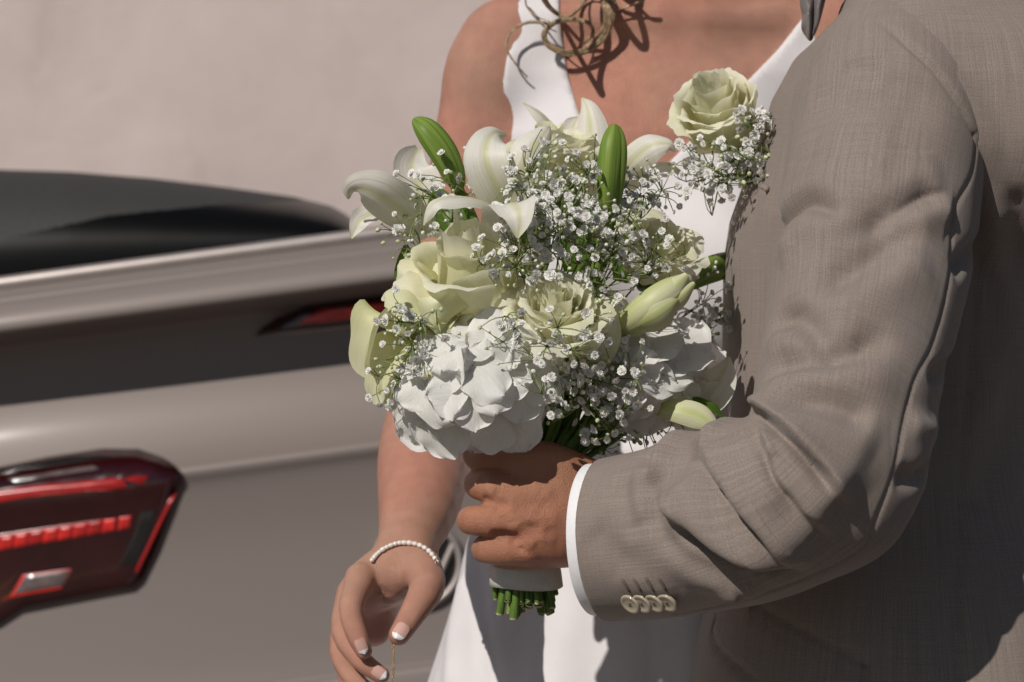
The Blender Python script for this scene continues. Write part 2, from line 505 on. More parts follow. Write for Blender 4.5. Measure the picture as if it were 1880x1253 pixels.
M = {}
M['skin_bride'] = skin_mat('skin_tanned', (0.49, 0.265, 0.185), (0.50, 0.205, 0.145))
M['skin_groom'] = skin_mat('skin_brown', (0.42, 0.205, 0.115), (0.46, 0.175, 0.105))
M['suit'] = suit_mat('beige_suit_cloth')
M['dress'] = dress_mat()
M['shirt'] = plain('white_shirt', (0.80, 0.80, 0.82), 0.7, var=0.03, scale=300)
M['satin'] = plain('grey_satin', (0.20, 0.175, 0.17), 0.3, var=0.12, scale=30)
M['rose'] = petal_mat('cream_rose_petal', 'rose')
M['rose_green'] = petal_mat('green_rose_petal', 'rose_green')
M['lily'] = petal_mat('white_lily_petal', 'lily')
M['bud'] = petal_mat('green_lily_bud', 'bud')
M['bud_pale'] = petal_mat('pale_lily_bud', 'bud_pale')
M['hyd'] = petal_mat('white_hydrangea_petal', 'hyd')
M['leaf'] = petal_mat('green_leaf', 'leaf')
M['stem'] = stem_mat('green_stem', (0.05, 0.10, 0.015), (0.13, 0.22, 0.035))
M['stem_cut'] = stem_mat('cut_stem_end', (0.42, 0.45, 0.22), (0.62, 0.6, 0.38), 0.7)
M['twig'] = stem_mat('gypsophila_twig', (0.13, 0.17, 0.055), (0.26, 0.32, 0.11), 0.5)
def gyp_mat():
    t = NT('gypsophila_white'); c = t.coord()
    t.set(Base_Color=t.ramp(t.noise(c, 3.0, 2), [(.3, (.88, .87, .83)), (.7, (.92, .91, .89))]), Roughness=.75, Specular_IOR_Level=.15)
    tr = t.n('ShaderNodeBsdfTranslucent', {'Color': (.86, .85, .80, 1)})
    ms = t.n('ShaderNodeMixShader', {0: .18, 1: t.b.outputs[0], 2: tr.outputs[0]}); t.t.links.new(ms.outputs[0], t.out.inputs[0])
    return t.m
M['gyp'] = gyp_mat()
M['gyp_bud'] = plain('gypsophila_bud', (0.55, 0.60, 0.36), 0.55, var=0.25, scale=300)
M['eye'] = plain('floret_centre', (0.66, 0.62, 0.30), 0.6)
M['ribbon'] = plain('white_ribbon', (0.62, 0.62, 0.56), 0.45, var=0.06, scale=600)
M['pearl'] = plain('pearl', (0.80, 0.74, 0.70), 0.18, var=0.05, scale=200, coat=0.6)
M['gold'] = plain('gold', (0.80, 0.52, 0.18), 0.25, 1.0, var=0.05)
M['nail'] = plain('pink_nail', (0.62, 0.38, 0.32), 0.14, var=0.03, coat=0.5)
M['nail_tip'] = plain('white_nail_tip', (0.85, 0.83, 0.82), 0.14, var=0.02, coat=0.5)
M['hair'] = plain('blonde_brown_hair', (0.52, 0.38, 0.235), 0.36, var=0.5, scale=220)
M['button'] = plain('horn_button', (0.42, 0.36, 0.27), 0.25, var=0.4, scale=160, coat=0.3)
M['thread'] = plain('brown_thread', (0.14, 0.105, 0.085), 0.8)
# ------------------------------------------------------------------ setting: ground, wall
def ground_z(x, y): return 0.137 * (x - 0.1) + 0.03 * (y - 2.2)
def ground_mat():
    t = NT('pale_paving'); c = t.coord()
    n = t.noise(c, 180.0, 4, 0.7); b = t.noise(c, 1.3, 4)
    t.set(Base_Color=t.mix(t.math('MULTIPLY', b, .4), t.ramp(n, [(.3, (.085, .072, .062)), (.7, (.14, .118, .104))]), (.11, .09, .078)), Roughness=.9)
    t.bump(n, .6, .004); return t.m
gx = np.linspace(-60, 60, 41); gy = np.linspace(-60, 60, 41)
X, Y = np.meshgrid(gx, gy); Z = 0.137 * np.clip(X - .1, -8, 8) + .03 * np.clip(Y - 2.2, -12, 12)
gr = mk('ground', np.stack([X, Y, Z], -1).reshape(-1, 3), gridF(41, 41), ground_mat()); tag(gr, kind='structure')

def wall_mat():
    t = NT('plaster'); c = t.coord()
    n = t.noise(c, 1.6, 5, .62, .4); m = t.noise(t.mapped(c, (3.2, 1, .9)), 1.0, 4, .6); f = t.noise(c, 120.0, 4, .6)
    col = t.ramp(n, [(.25, (.55, .455, .43)), (.5, (.63, .53, .50)), (.75, (.69, .595, .565))])
    col = t.mix(t.n('ShaderNodeMapRange', {'Value': m, 'From Min': .56, 'From Max': .76, 'To Max': .75}).outputs[0], col, (.46, .385, .335))
    pt = t.noise(t.mapped(c, (7, 7, 5), (2, 0, 1)), 1.0, 4, .6)
    col = t.mix(t.n('ShaderNodeMapRange', {'Value': pt, 'From Min': .62, 'From Max': .72, 'To Max': .4}).outputs[0], col, (.72, .64, .61))
    t.set(Base_Color=col, Roughness=.92, Specular_IOR_Level=.2); t.bump(t.math('ADD', f, t.math('MULTIPLY', n, 3.0)), .5, .01)
    return t.m
wl = empty('wall', (0, 9.0, 0.2), 'pale pinkish plastered wall behind the car', 'wall')
nx, nz = 90, 40; xs = np.linspace(-14, 14, nx); zs_ = np.linspace(-2.5, 7.0, nz)
X, Z = np.meshgrid(xs, zs_); Yw = 9.0 + .02 * np.sin(X * 1.3 + Z) + .012 * np.sin(X * 3.1 - Z * 2.2)
s = Soup(); s.add(np.stack([X, Yw, Z], -1).reshape(-1, 3), gridF(nz, nx))
v, f = box((-14, 9.04, -2.5), (14, 9.4, 7.0)); s.add(v, f)
s.build('plaster_face', wall_mat(), wl)
s = Soup(); v, f = box((-14.1, 8.9, 7.0), (14.1, 9.5, 7.14)); s.add(v, f); s.build('coping', plain('coping_stone', (.42, .38, .35), .85), wl, smooth=False)
# ------------------------------------------------------------------ bride
BX, BY = 0.128, 2.385          # middle of her body

def stack(p, zs, xc, a, yc, b, power=2.0):
    z = p[:, 2]
    X = np.interp(z, zs, xc); A = np.interp(z, zs, a); Y = np.interp(z, zs, yc); Bh = np.interp(z, zs, b)
    u = np.abs(p[:, 0] - X) / A; v = np.abs(p[:, 1] - Y) / Bh
    k0 = (u ** power + v ** power) ** (1 / power)
    k1 = np.sqrt((u / A) ** 2 + (v / Bh) ** 2) + 1e-6
    d = (k0 - 1) * k0 / k1
    d = np.where(k0 < 0.2, -np.minimum(A, Bh) * 0.8, d)
    return np.maximum(d, np.maximum(zs[0] - z, z - zs[-1])).astype(np.float32)

def torso_b(p):
    d = stack(p, [0.70, 0.80, 0.90, 1.0, 1.1, 1.2, 1.3, 1.36, 1.40], [BX] * 6 + [.146, .160, .170],
              [.17, .178, .165, .126, .128, .142, .152, .13, .085], [2.39, 2.39, 2.39, 2.39, 2.385, 2.385, 2.385, 2.39, 2.395],
              [.125, .125, .118, .092, .095, .1, .088, .068, .05])
    for s in (-1, 1):
        d = smin(d, ell(p, (BX + s * 0.076, 2.318, 1.168), (.066, .062, .072)), 0.055)
        d = smin(d, rcone(p, (BX + (-.138 if s < 0 else .205), 2.388, 1.366), (BX + .035 + s * 0.03, 2.402, 1.425), .046, .044), 0.045)
        d = smin(d, rcone(p, (BX + .035 + s * 0.025, 2.345, 1.412), (BX + .03 + s * 0.155, 2.366, 1.420), .007, .007), 0.03)
    d = smin(d, rcone(p, (BX + .035, 2.40, 1.40), (BX + .02, 2.385, 1.53), .056, .052), 0.04)
    return d

HB = dict(th=[((773, 1043, 2.065), .0180), ((784, 1078, 2.030), .0165), ((757, 1128, 2.005), .0122), ((733, 1166, 1.995), .0098)],
          ix=[((662, 1062, 2.060), .0135), ((644, 1118, 2.025), .0112), ((655, 1165, 2.012), .0098), ((668, 1196, 2.010), .0078)],
          md=[((645, 1092, 2.080), .0132), ((630, 1160, 2.045), .0112), ((663, 1212, 2.025), .0098), ((700, 1240, 2.020), .0080)],
          rg=[((640, 1125, 2.100), .0125), ((626, 1198, 2.065), .0108), ((652, 1250, 2.045), .0094), ((690, 1280, 2.040), .0076)],
          pk=[((645, 1165, 2.110), .0110), ((636, 1235, 2.085), .0092), ((655, 1280, 2.070), .0082), ((682, 1305, 2.065), .0068)])
HBP = {k: [(P(*a), r * (.91 if i else 1)) for i, (a, r) in enumerate(v)] for k, v in HB.items()}
WR = P(746, 1012, 2.095)
HB_A = [(WR, .0238), (P(728, 1046, 2.085), .0232), (P(690, 1075, 2.085), .0215)]
HB_B = [(P(715, 1050, 2.08), .022), (P(668, 1072, 2.078), .0155), (P(655, 1110, 2.098), .0150), (P(658, 1155, 2.108), .0140)]
HB_C = [(P(735, 1060, 2.10), .019), (P(705, 1110, 2.115), .0150), (P(690, 1160, 2.118), .0125)]
def hand_b(p):
    d = smin(smin(chain(p, HB_A, 0), chain(p, HB_B, 0), 0.016), chain(p, HB_C, 0), 0.014)
    d = smin(d, chain(p, HBP['th'], 0.006), 0.012)
    for k in ('ix', 'md', 'rg', 'pk'):
        d = smin(d, chain(p, HBP[k], 0.004), 0.0045)
    return d
hand_bx = boxed(hand_b, P(590, 1330, 1.97) - 0.01, P(830, 985, 2.16) + 0.02)

ARM_B = [(P(922, 76, 2.39), .0395), (P(893, 160, 2.392), .0415), (P(864, 300, 2.38), .0395), (P(828, 520, 2.36), .0365), (P(806, 690, 2.325), .036),
         (P(789, 775, 2.27), .0415), (P(779, 850, 2.215), .0430), (P(768, 930, 2.15), .0355), (P(747, 1005, 2.10), .0247)]
ARM_BL = [((2 * BX - ARM_B[0][0][0] + .062) * np.array([1, 0, 0]) + ARM_B[0][0] * np.array([0, 1, 1]), .049),
          (np.array([0.385, 2.42, 1.15]), .04), (np.array([0.39, 2.46, 1.06]), .037), (np.array([0.30, 2.56, 0.90]), .027), (np.array([0.28, 2.58, 0.83]), .022)]
HC = np.array([BX + 0.015, 2.375, 1.625])
def head_b(p, c=HC, s=1.0, face=(-0.1, -1.0)):
    R = axes((-face[1] * -1.0, face[0] * 1.0, 0), (0, 0, 1))
    f = nrm([face[0], face[1], 0]); r = np.array([-f[1], f[0], 0]); up = np.array([0, 0, 1.0])
    def L(a, b, z): return c + s * (a * r + b * f + z * up)
    R = np.stack([r, f, up], 1)
    d = ell(p, L(0, -.012, .03), np.array([.073, .092, .085]) * s, R)
    d = smin(d, ell(p, L(0, .03, -.045), np.array([.056, .062, .072]) * s, R), .04)
    d = smin(d, rcone(p, L(0, .088, .012), L(0, .108, -.022), .008 * s, .012 * s), .012)
    for k in (-1, 1):
        d = smax(d, -ell(p, L(k * .032, .098, .014), np.array([.02, .016, .012]) * s, R), .012)
        d = smin(d, ell(p, L(k * .031, .079, .013), np.array([.012] * 3) * s, R), .003)
        d = smin(d, ell(p, L(k * .074, -.012, -.002), np.array([.008, .018, .031]) * s, R), .006)
    d = smin(d, ell(p, L(0, .086, -.053), np.array([.022, .012, .006]) * s, R), .006)
    d = smin(d, ell(p, L(0, .084, -.064), np.array([.019, .012, .006]) * s, R), .006)
    d = smin(d, ell(p, L(0, .078, -.098), np.array([.018, .016, .014]) * s, R), .02)
    return d
head_bx = boxed(head_b, HC - [.12, .14, .15], HC + [.12, .14, .15])

def body_b(p):
    d = torso_b(p)
    a = chain(p, ARM_B, 0.03)
    d = smin(d, a, 0.028)
    d = smin(d, chain(p, ARM_BL, 0.03), 0.028)
    d = smin(d, hand_bx(p), 0.010)
    d = smin(d, head_bx(p), 0.02)
    return d

bride = empty('person', (BX, BY, -0.02), 'person in a sleeveless white V-neck dress, bare arms, beside the bouquet', 'person')
V, F, N = isosurf(body_b, (-0.30, 1.96, 0.68), (0.46, 2.66, 1.78), 0.0027)
# creases of the thumb knuckle, palm lines and finger joints
cb = Caster(V, F)
HAND_LINES = [([(738, 1122), (750, 1128), (764, 1128)], -.0008, .0016, 'g'), ([(740, 1130), (752, 1134), (760, 1133)], -.0006, .0014, 'g'),
              ([(742, 1116), (754, 1121), (766, 1121)], -.0006, .0016, 'g'),
              ([(630, 1112), (640, 1109), (652, 1112)], -.0006, .0016, 'g'), ([(645, 1163), (655, 1160), (665, 1164)], -.0005, .0014, 'g'),
              ([(697, 1095), (712, 1103), (726, 1106)], -.0016, .0018, 'g'), ([(697, 1112), (710, 1114), (724, 1112)], -.0013, .0016, 'g'), ([(697, 1128), (708, 1126), (720, 1122)], -.0012, .0016, 'g'), ([(690, 1080), (704, 1086), (716, 1098)], -.0020, .003, 'g'),
              ([(697, 1030), (735, 1038), (775, 1036)], -.0008, .003, 'g'),
              ([(876, 190), (890, 235), (896, 270)], -.0012, .006, 'g')]
V = V + N * folds(V, N, cb, HAND_LINES)[:, None]
bride_body = mk('body', V, F, M['skin_bride'], bride)
cb = Caster(V, F)

# fingernails with white tips
def nail(pt, side, along, w, l, parent):
    """a curved plate: pt its middle, side and along unit vectors on it"""
    side = nrm(side); along = nrm(along - side * np.dot(side, along)); out = nrm(np.cross(side, along))
    if out[1] > 0: out = -out
    def plate(v0, v1, lift, name, mat, par):
        nv, nu = 9, 9; vv = np.linspace(v0, v1, nv); uu = np.linspace(-1, 1, nu); Vs = []
        for v in vv:
            ww = w * (0.9 if v < 0.6 else 0.9 * math.sqrt(max(0.0, 1 - ((v - 0.6) / 0.42) ** 2)) + 0.0) * (0.75 + 0.25 * min(1, v / 0.15))
            for u in uu:
                Vs.append(pt + side * (u * ww) + along * ((v - 0.5) * l) + out * (lift + w * 0.55 * (1 - u * u) * 0.6 - w * 0.3 - (v - .55) ** 2 * l * 0.12))
        return mk(name, Vs, gridF(nv, nu), mat, par)
    a = plate(0.0, 0.80, 0.0, 'fingernail', M['nail'], parent)
    plate(0.72, 1.015, 0.00025, 'nail_tip', M['nail_tip'], a)

def nail_at(px, py, dirpx, w, l):
    h, n = cb.hit(px, py)
    q, _ = cb.hit(px + dirpx[0], py + dirpx[1])
    al = q - h; al = al - n * np.dot(al, n)
    nail(h + n * (w * 0.12 + 0.0012), np.cross(n, nrm(al)), nrm(al), w, l, bride)
nail_at(735, 1160, (-4, 7), .0066, .0148)
nail_at(664, 1187, (3, 7), .0052, .0135)
nail_at(697, 1236, (7, 5), .0052, .0130)

# hair: cap on the head and the loose curls that hang on her shoulder
def hair_cap(p):
    d = ell(p, HC + [0, .012, .038], (.088, .105, .095))
    d = smin(d, ell(p, HC + [0.0, .06, -.05], (.075, .05, .10)), .03)
    d = d + 0.004 * np.sin(p[:, 0] * 160 + 4 * np.sin(p[:, 2] * 30)) * 0.6
    return np.maximum(d, -ell(p, HC + [-0.01, -.14, -.03], (.066, .085, .10))).astype(np.float32)
V, F, N = isosurf(hair_cap, HC - [.12, .14, .18], HC + [.12, .16, .16], 0.005)
hair = mk('hair', V, F, M['hair'], bride)
LOCKS = [  # pixel path + depth, lock radius (m), strands
    ([(1062, -330, 2.31), (1085, -150, 2.27), (1108, -40, 2.25), (1122, 15, 2.245), (1112, 62, 2.245), (1080, 92, 2.243), (1040, 98, 2.24), (1008, 84, 2.235), (1000, 62, 2.232), (1018, 42, 2.23), (1052, 36, 2.23), (1082, 44, 2.235), (1088, 62, 2.242), (1072, 80, 2.25)], .0046, 22),
    ([(1040, -330, 2.30), (1020, -120, 2.27), (990, -40, 2.26), (1000, 0, 2.258), (1018, 22, 2.255), (1042, 34, 2.25)], .0050, 16),
    ([(1052, -330, 2.30), (1080, -100, 2.25), (1100, -20, 2.245), (1112, 20, 2.243), (1108, 52, 2.245), (1090, 78, 2.25), (1070, 90, 2.25)], .0040, 14),
    ([(1070, -330, 2.31), (1100, -120, 2.27), (1080, -10, 2.25), (1030, 40, 2.236), (970, 42, 2.24), (938, 60, 2.246), (930, 88, 2.25), (945, 115, 2.255), (968, 142, 2.262)], .0022, 10),
    ([(1062, -330, 2.31), (1130, -60, 2.27), (1165, -8, 2.28), (1190, -6, 2.285), (1150, 14, 2.28), (1120, 20, 2.27)], .0022, 7),
    ([(1000, -330, 2.31), (975, -60, 2.28), (965, 5, 2.27), (985, 30, 2.265), (1010, 40, 2.262)], .0012, 4)]
for pts, rad, ns in LOCKS:
    sp = Soup(); base = []
    for (x, y, d) in pts:
        if y > -70:
            hd = cb.hit(x, y)[0][1] - 0.0045
            d = min(hd - 0.008, hd - 0.014 - (2.25 - d) * 0.4) if y > 0 else hd - 0.022
        base.append(P(x, y, d))
    base = np.array(base)
    for k in range(ns * 8):
        off = nrg.normal(0, 1, 3); off /= max(1.0, np.linalg.norm(off) / 1.2)
        off2 = nrg.normal(0, 0.5, (len(base), 3))
        w = np.linspace(1.0, 0.35, len(base))[:, None]
        q = base + (off + off2 * (0.14 if k % 9 else .7)) * rad * 0.70 * w
        c = spline(q, 70)
        r = 0.00024 * np.linspace(1, 0.45, 70) * rnd.uniform(0.7, 1.3)
        a, b = tube(c, r, 3); sp.add(a, b)
    sp.build('hair_curl', M['hair'], hair)

# ------------------------------------------------------------------ dress (clothing: child of the bride)
def ZX(px, py, d=2.29):
    q = P(px, py, d); return q[2], q[0]
vl = np.array([ZX(*q) for q in [(1190, 338), (1150, 312), (1100, 268), (1066, 205), (1046, 130), (1034, 50), (1030, 0), (1032, -120), (1050, -300)]])
vr = np.array([ZX(*q) for q in [(1190, 338), (1270, 255), (1360, 160), (1440, 78), (1500, 0), (1540, -100), (1560, -300)]])
al = np.array([ZX(*q) for q in [(760, 330), (872, 295), (890, 262), (905, 215), (922, 130), (936, 50), (945, 0), (965, -120), (1000, -300)]])
SK_Z = [-0.02, 0.3, 0.55, 0.70, 0.80, 0.88, 0.96, 1.0, 1.03]
SK_A = [.43, .345, .275, .232, .200, .176, .147, .132, .10]
SK_B = [.40, .31, .245, .200, .168, .142, .115, .098, .07]
def dress_f(p):
    x, y, z = p[:, 0], p[:, 1], p[:, 2]
    body = torso_b(p) - 0.0045
    XL = np.interp(z, al[:, 0], al[:, 1]); XR = 2 * BX - XL + 0.13
    XL = np.where(z < al[0, 0] + 0.004, -0.3, XL); XR = np.where(z < al[0, 0] + 0.004, 0.6, XR)
    V1 = np.interp(z, vl[:, 0], vl[:, 1]); V2 = np.interp(z, vr[:, 0], vr[:, 1])
    wedge = np.where(z > vl[0, 0], np.minimum(x - V1, V2 - x) * 0.8, vl[0, 0] * 0 - (vl[0, 0] - z) * 0.7)
    cut = np.maximum(np.maximum(XL - x, x - XR), wedge)
    back = np.where(y > BY, -0.05, cut)
    d = smax(body, np.where(z > 1.02, back, -0.05), 0.003)
    d = np.maximum(d, z - 1.46)
    ang = np.arctan2(y - BY, x - BX)
    grow = np.clip((1.0 - z) / 0.5, 0, 2.0)
    rip = grow * (0.010 * np.sin(ang * 9 + 0.6 + 0.8 * np.sin(z * 3)) + 0.006 * np.sin(ang * 15 + 2.0))
    seam = -0.0016 * np.exp(-((z - 1.004) / 0.0022) ** 2) + 0.0010 * np.exp(-((z - 0.998) / 0.003) ** 2)
    sk = stack(p, SK_Z, [BX] * 9, SK_A, [2.385] * 9, SK_B) - rip
    d = smin(d, sk, 0.02) + seam * -0.6
    return d.astype(np.float32)
V, F, N = isosurf(dress_f, (-0.36, 1.94, -0.03), (0.62, 2.82, 1.48), 0.0050, slack=1.8)
cd = Caster(V, F)
DRESS_FOLDS = [([(872, 1000), (878, 1080), (905, 1253)], -.005, .012, 'c'), ([(850, 1080), (835, 1160), (828, 1253)], .006, .014, 'c'),
               ([(1195, 838), (1196, 1000), (1192, 1253)], -.0008, .003, 'c'), ([(990, 1080), (988, 1160), (985, 1253)], -.0008, .003, 'c'),
               ([(1250, 420), (1300, 470), (1330, 560)], -.0015, .012, 'g')]
V = V + N * folds(V, N, cd, DRESS_FOLDS)[:, None]
dress = mk('dress', V, F, M['dress'], bride)

# ------------------------------------------------------------------ pearl bracelet, gold chain
bracelet = empty('pearl_bracelet', WR, 'bracelet of small white pearls around the bare wrist', 'bracelet')
ARC = [(685, 1031), (691, 1024), (697, 1018), (706, 1011), (716, 1006), (727, 1002), (738, 1000), (751, 1001), (765, 1004), (777, 1009), (787, 1017), (794, 1026), (800, 1036)]
def pearl_mesh():
    a = np.linspace(0, np.pi, 9); b = np.linspace(0, 2 * np.pi, 12, endpoint=False)
    Vp = np.array([[1.0 * np.cos(x), .76 * np.sin(x) * np.cos(y), .76 * np.sin(x) * np.sin(y)] for x in a for y in b])
    return mesh_np('pearl', Vp, gridF(9, 12, True))
pm = pearl_mesh(); pm.materials.append(M['pearl'])
ring = []
for x, y in spline(ARC, 18):
    h, n = cb.hit(x, y); ring.append(h + n * 0.0022)
ring = np.array(ring); cen = WR
front = list(ring)
back = []
for q in ring[1:-1]:
    h = cb.b.find_nearest(Vector(cen - (q - cen) + np.array([0, .03, 0]))); back.append(np.array(h[0]) + np.array(h[1]) * .0022)
path = front + back
for i, q in enumerate(path):
    nx = path[(i + 1) % len(path)]; pv = path[i - 1]
    t = Vector(nrm(np.array(nx) - np.array(pv)))
    o = bpy.data.objects.new('pearl', pm); COL.objects.link(o); set_parent(o, bracelet)
    s = 0.0029 * rnd.uniform(0.92, 1.1)
    o.matrix_basis = Matrix.Translation(Vector(q)) @ t.to_track_quat('X', 'Z').to_matrix().to_4x4() @ Matrix.Diagonal((s, s, s, 1))
a, b = tube(spline(path + [path[0]], 80), 0.0006, 5); mk('cord', a, b, M['gold'], bracelet)

top = P(721, 1172, 2.004)
gold = empty('gold_chain', top, 'fine gold chain hanging down from the pinched fingertips', 'chain')
def ring_mesh():
    a = np.linspace(0, 2 * np.pi, 11); c = np.stack([np.cos(a) * 0.7, np.zeros_like(a), np.sin(a)], 1)
    v, f = tube(c, 0.26, 5, False); return mesh_np('link', v, f)
rm = ring_mesh(); rm.materials.append(M['gold'])
for i in range(62):
    o = bpy.data.objects.new('link', rm); COL.objects.link(o); set_parent(o, gold)
    o.matrix_basis = Matrix.Translation(Vector(top) + Vector((0.0006 * math.sin(i * .15), 0, -i * 0.0021))) @ Matrix.Rotation(math.radians(90 * (i % 2) + 25), 4, 'Z') @ Matrix.Diagonal((.0013, .0013, .0013, 1))
# ------------------------------------------------------------------ groom
groom = empty('person', (0.33, 2.09, 0.02), 'person in a beige suit holding the bouquet at arm\'s length, seen from the side', 'person')

# --- hand, forearm, neck and head: one continuous skin mesh
HG = dict(ix=[((925, 903, 1.925), .0150), ((897, 893, 1.930), .0135), ((879, 889, 1.952), .0122), ((895, 890, 2.000), .0108), ((950, 893, 2.012), .0090)],
          md=[((945, 955, 1.918), .0150), ((905, 956, 1.918), .0132), ((866, 956, 1.935), .0118), ((878, 955, 1.990), .0108), ((940, 955, 2.014), .0090)],
          rg=[((965, 1006, 1.922), .0142), ((925, 1009, 1.922), .0128), ((893, 1009, 1.940), .0118), ((900, 1008, 1.992), .0105), ((950, 1005, 2.012), .0088)],
          pk=[((985, 1018, 1.935), .0120), ((945, 1022, 1.938), .0110), ((915, 1020, 1.960), .0098), ((922, 1016, 1.998), .0086), ((958, 1012, 2.008), .0074)])
HGP = {k: [(P(*a), r) for a, r in v] for k, v in HG.items()}
HG_T = [(P(1062, 888, 1.952), .0235), (P(1000, 862, 1.938), .0225), (P(945, 843, 1.938), .0165), (P(905, 836, 1.945), .0140), (P(876, 836, 1.958), .0118)]
HG_P1 = [(P(1105, 930, 1.955), .0275), (P(1040, 922, 1.942), .0270), (P(975, 912, 1.932), .0225), (P(928, 903, 1.925), .0165)]
HG_P2 = [(P(1105, 950, 1.955), .0275), (P(1040, 955, 1.940), .0250), (P(985, 956, 1.928), .0205), (P(945, 956, 1.920), .0160)]
HG_P3 = [(P(1105, 970, 1.955), .0275), (P(1045, 990, 1.942), .0235), (P(1000, 1000, 1.932), .0195), (P(962, 1005, 1.924), .0155)]
HG_W = [(P(1090, 945, 1.955), .032), (P(1180, 955, 1.935), .033), (P(1450, 915, 1.815), .036), (P(1515, 850, 1.812), .038), (P(1560, 700, 1.85), .042), (P(1600, 420, 1.92), .05), (P(1640, 190, 1.97), .05)]
GH = np.array([0.355, 2.08, 1.70])
def hand_g(p):
    d = smin(smin(chain(p, HG_P1, 0), chain(p, HG_P2, 0), .026), chain(p, HG_P3, 0), .026) + .0025
    d = smin(d, chain(p, HG_T, 0), .012)
    for k in HGP: d = smin(d, chain(p, HGP[k], 0), .0035)
    return d
hand_gx = boxed(hand_g, P(835, 1075, 1.88) - .01, P(1120, 790, 2.05) + .02)
GNECK = [(np.array([0.39, 2.09, 1.38]), .066), (np.array([0.37, 2.085, 1.50]), .06), (np.array([0.36, 2.08, 1.60]), .058)]
GBACK = [(P(1640, 190, 1.97), .05), (np.array([0.39, 2.06, 1.36]), .055)]
def head_g(p): return head_b(p, GH, 1.06, (-1.0, 0.25))
head_gx = boxed(head_g, GH - [.14, .14, .16], GH + [.14, .14, .16])
def body_g(p):
    d = smin(chain(p, HG_W, 0), hand_gx(p), .016)
    d = smin(d, chain(p, GBACK, 0), .02); d = smin(d, chain(p, GNECK, 0), .02)
    return smin(d, head_gx(p), .025)
V, F, N = isosurf(body_g, (-.06, 1.68, 0.85), (0.53, 2.26, 1.86), 0.0021)
cg = Caster(V, F)
HAND_G_LINES = [  # knuckles, tendons, veins and creases of the back of the hand
    ([(1030, 908), (980, 903), (925, 900)], .0012, .006, 'g'), ([(1035, 950), (990, 952), (950, 955)], .0012, .006, 'g'),
    ([(1020, 930), (975, 931), (935, 934)], -.0012, .007, 'g'), ([(1000, 975), (970, 978), (940, 982)], -.0016, .006, 'g'),
    ([(905, 931), (922, 929), (938, 926)], -.0026, .0045, 'g'), ([(898, 983), (918, 982), (940, 986), (958, 994)], -.0036, .0042, 'g'),
    ([(888, 897), (900, 900), (914, 904)], .0026, .007, 'g'), ([(885, 912), (897, 918), (905, 926)], -.002, .004, 'g'),
    ([(922, 948), (932, 955), (942, 968)], -.0013, .0022, 'g'), ([(930, 940), (942, 945), (955, 950)], -.0012, .0022, 'g'), ([(938, 958), (950, 955), (968, 953)], -.0010, .0022, 'g'),
    ([(930, 1000), (945, 996), (960, 990)], -.0014, .0024, 'g'), ([(936, 1012), (952, 1008), (968, 1008)], -.0012, .0020, 'g'), ([(934, 992), (948, 1004), (966, 1012)], -.0014, .0020, 'g'),
    ([(950, 985), (962, 995), (968, 1008)], -.0012, .0020, 'g'), ([(926, 986), (940, 992), (955, 1002)], -.0012, .0020, 'g'), ([(945, 1016), (960, 1014), (978, 1018)], -.0010, .0020, 'g'),
    ([(960, 1000), (972, 998), (985, 1001)], .0016, .004, 'g'), ([(955, 962), (970, 966), (985, 972)], -.0012, .003, 'g'), ([(980, 985), (1000, 990), (1025, 995)], .001, .004, 'g'),
    ([(1030, 872), (990, 868), (950, 870)], -.0012, .008, 'g'),
    ([(1015, 892), (990, 925), (968, 948)], .0006, .002, 'g'), ([(1028, 960), (1000, 968), (982, 985)], .0006, .002, 'g'),
    ([(850, 945), (847, 956), (850, 967)], -.0006, .0014, 'g'), ([(858, 944), (855, 956), (858, 968)], -.0005, .0013, 'g'), ([(866, 943), (863, 956), (866, 969)], -.0004, .0013, 'g'),
    ([(878, 1000), (876, 1010), (879, 1019)], -.0006, .0014, 'g'), ([(886, 999), (884, 1010), (887, 1020)], -.0005, .0013, 'g')]
V = V + N * folds(V, N, cg, HAND_G_LINES)[:, None]
mk('body', V, F, M['skin_groom'], groom)
V, F, N = isosurf(lambda p: np.maximum(ell(p, GH + [.018, 0, .045], (.112, .094, .092)) + 0.002 * np.sin(p[:, 0] * 300 + p[:, 1] * 90), -ell(p, GH + [-.13, .03, -.05], (.11, .1, .115))).astype(np.float32), GH - .17, GH + .19, .005)
mk('hair', V, F, M['hair'], groom)

# --- jacket body
GZ = [0.68, 0.76, .811, .867, .95, 1.034, 1.066, 1.112, 1.168, 1.205, 1.251, 1.311, 1.345, 1.375]
GF = [.150, .152, .160, .172, .184, .187, .184, .184, .187, .192, .207, .226, .246, .285]
GB = [.51, .51, .505, .495, .485, .485, .49, .495, .50, .505, .505, .50, .48, .45]
GD = [.245, .245, .240, .228, .200, .185, .180, .178, .178, .180, .182, .178, .158, .11]
GY = [2.11] * 9 + [2.105, 2.10, 2.095, 2.09, 2.09]
GC = [(a + b) / 2 for a, b in zip(GF, GB)]; GA = [(b - a) / 2 for a, b in zip(GF, GB)]
SH_N = [(P(1668, 200, 1.965), .066), (P(1700, 110, 2.0), .072), (np.array([0.39, 2.09, 1.405]), .07), (np.array([0.37, 2.20, 1.36]), .06)]
def sstep(x, a, b):
    t_ = np.clip((x - a) / (b - a), 0, 1); return t_ * t_ * (3 - 2 * t_)
def jacket_f(p):
    p0 = p; p = p.copy()           # the flank falls away under the arm
    p[:, 1] -= (.030 * sstep(p[:, 0], .25, .36) * sstep(p[:, 2], 1.26, 1.14) * sstep(p[:, 2], .80, 1.0) * (p[:, 1] < 2.11)).astype(np.float32)
    d = stack(p, GZ, GC, GA, GY, GD, 2.3)
    d = smin(d, chain(p, SH_N, 0), .05)
    d = smin(d, ell(p0, (0.435, 2.02, 1.275), (.095, .125, .105)), .05)
    return d.astype(np.float32)
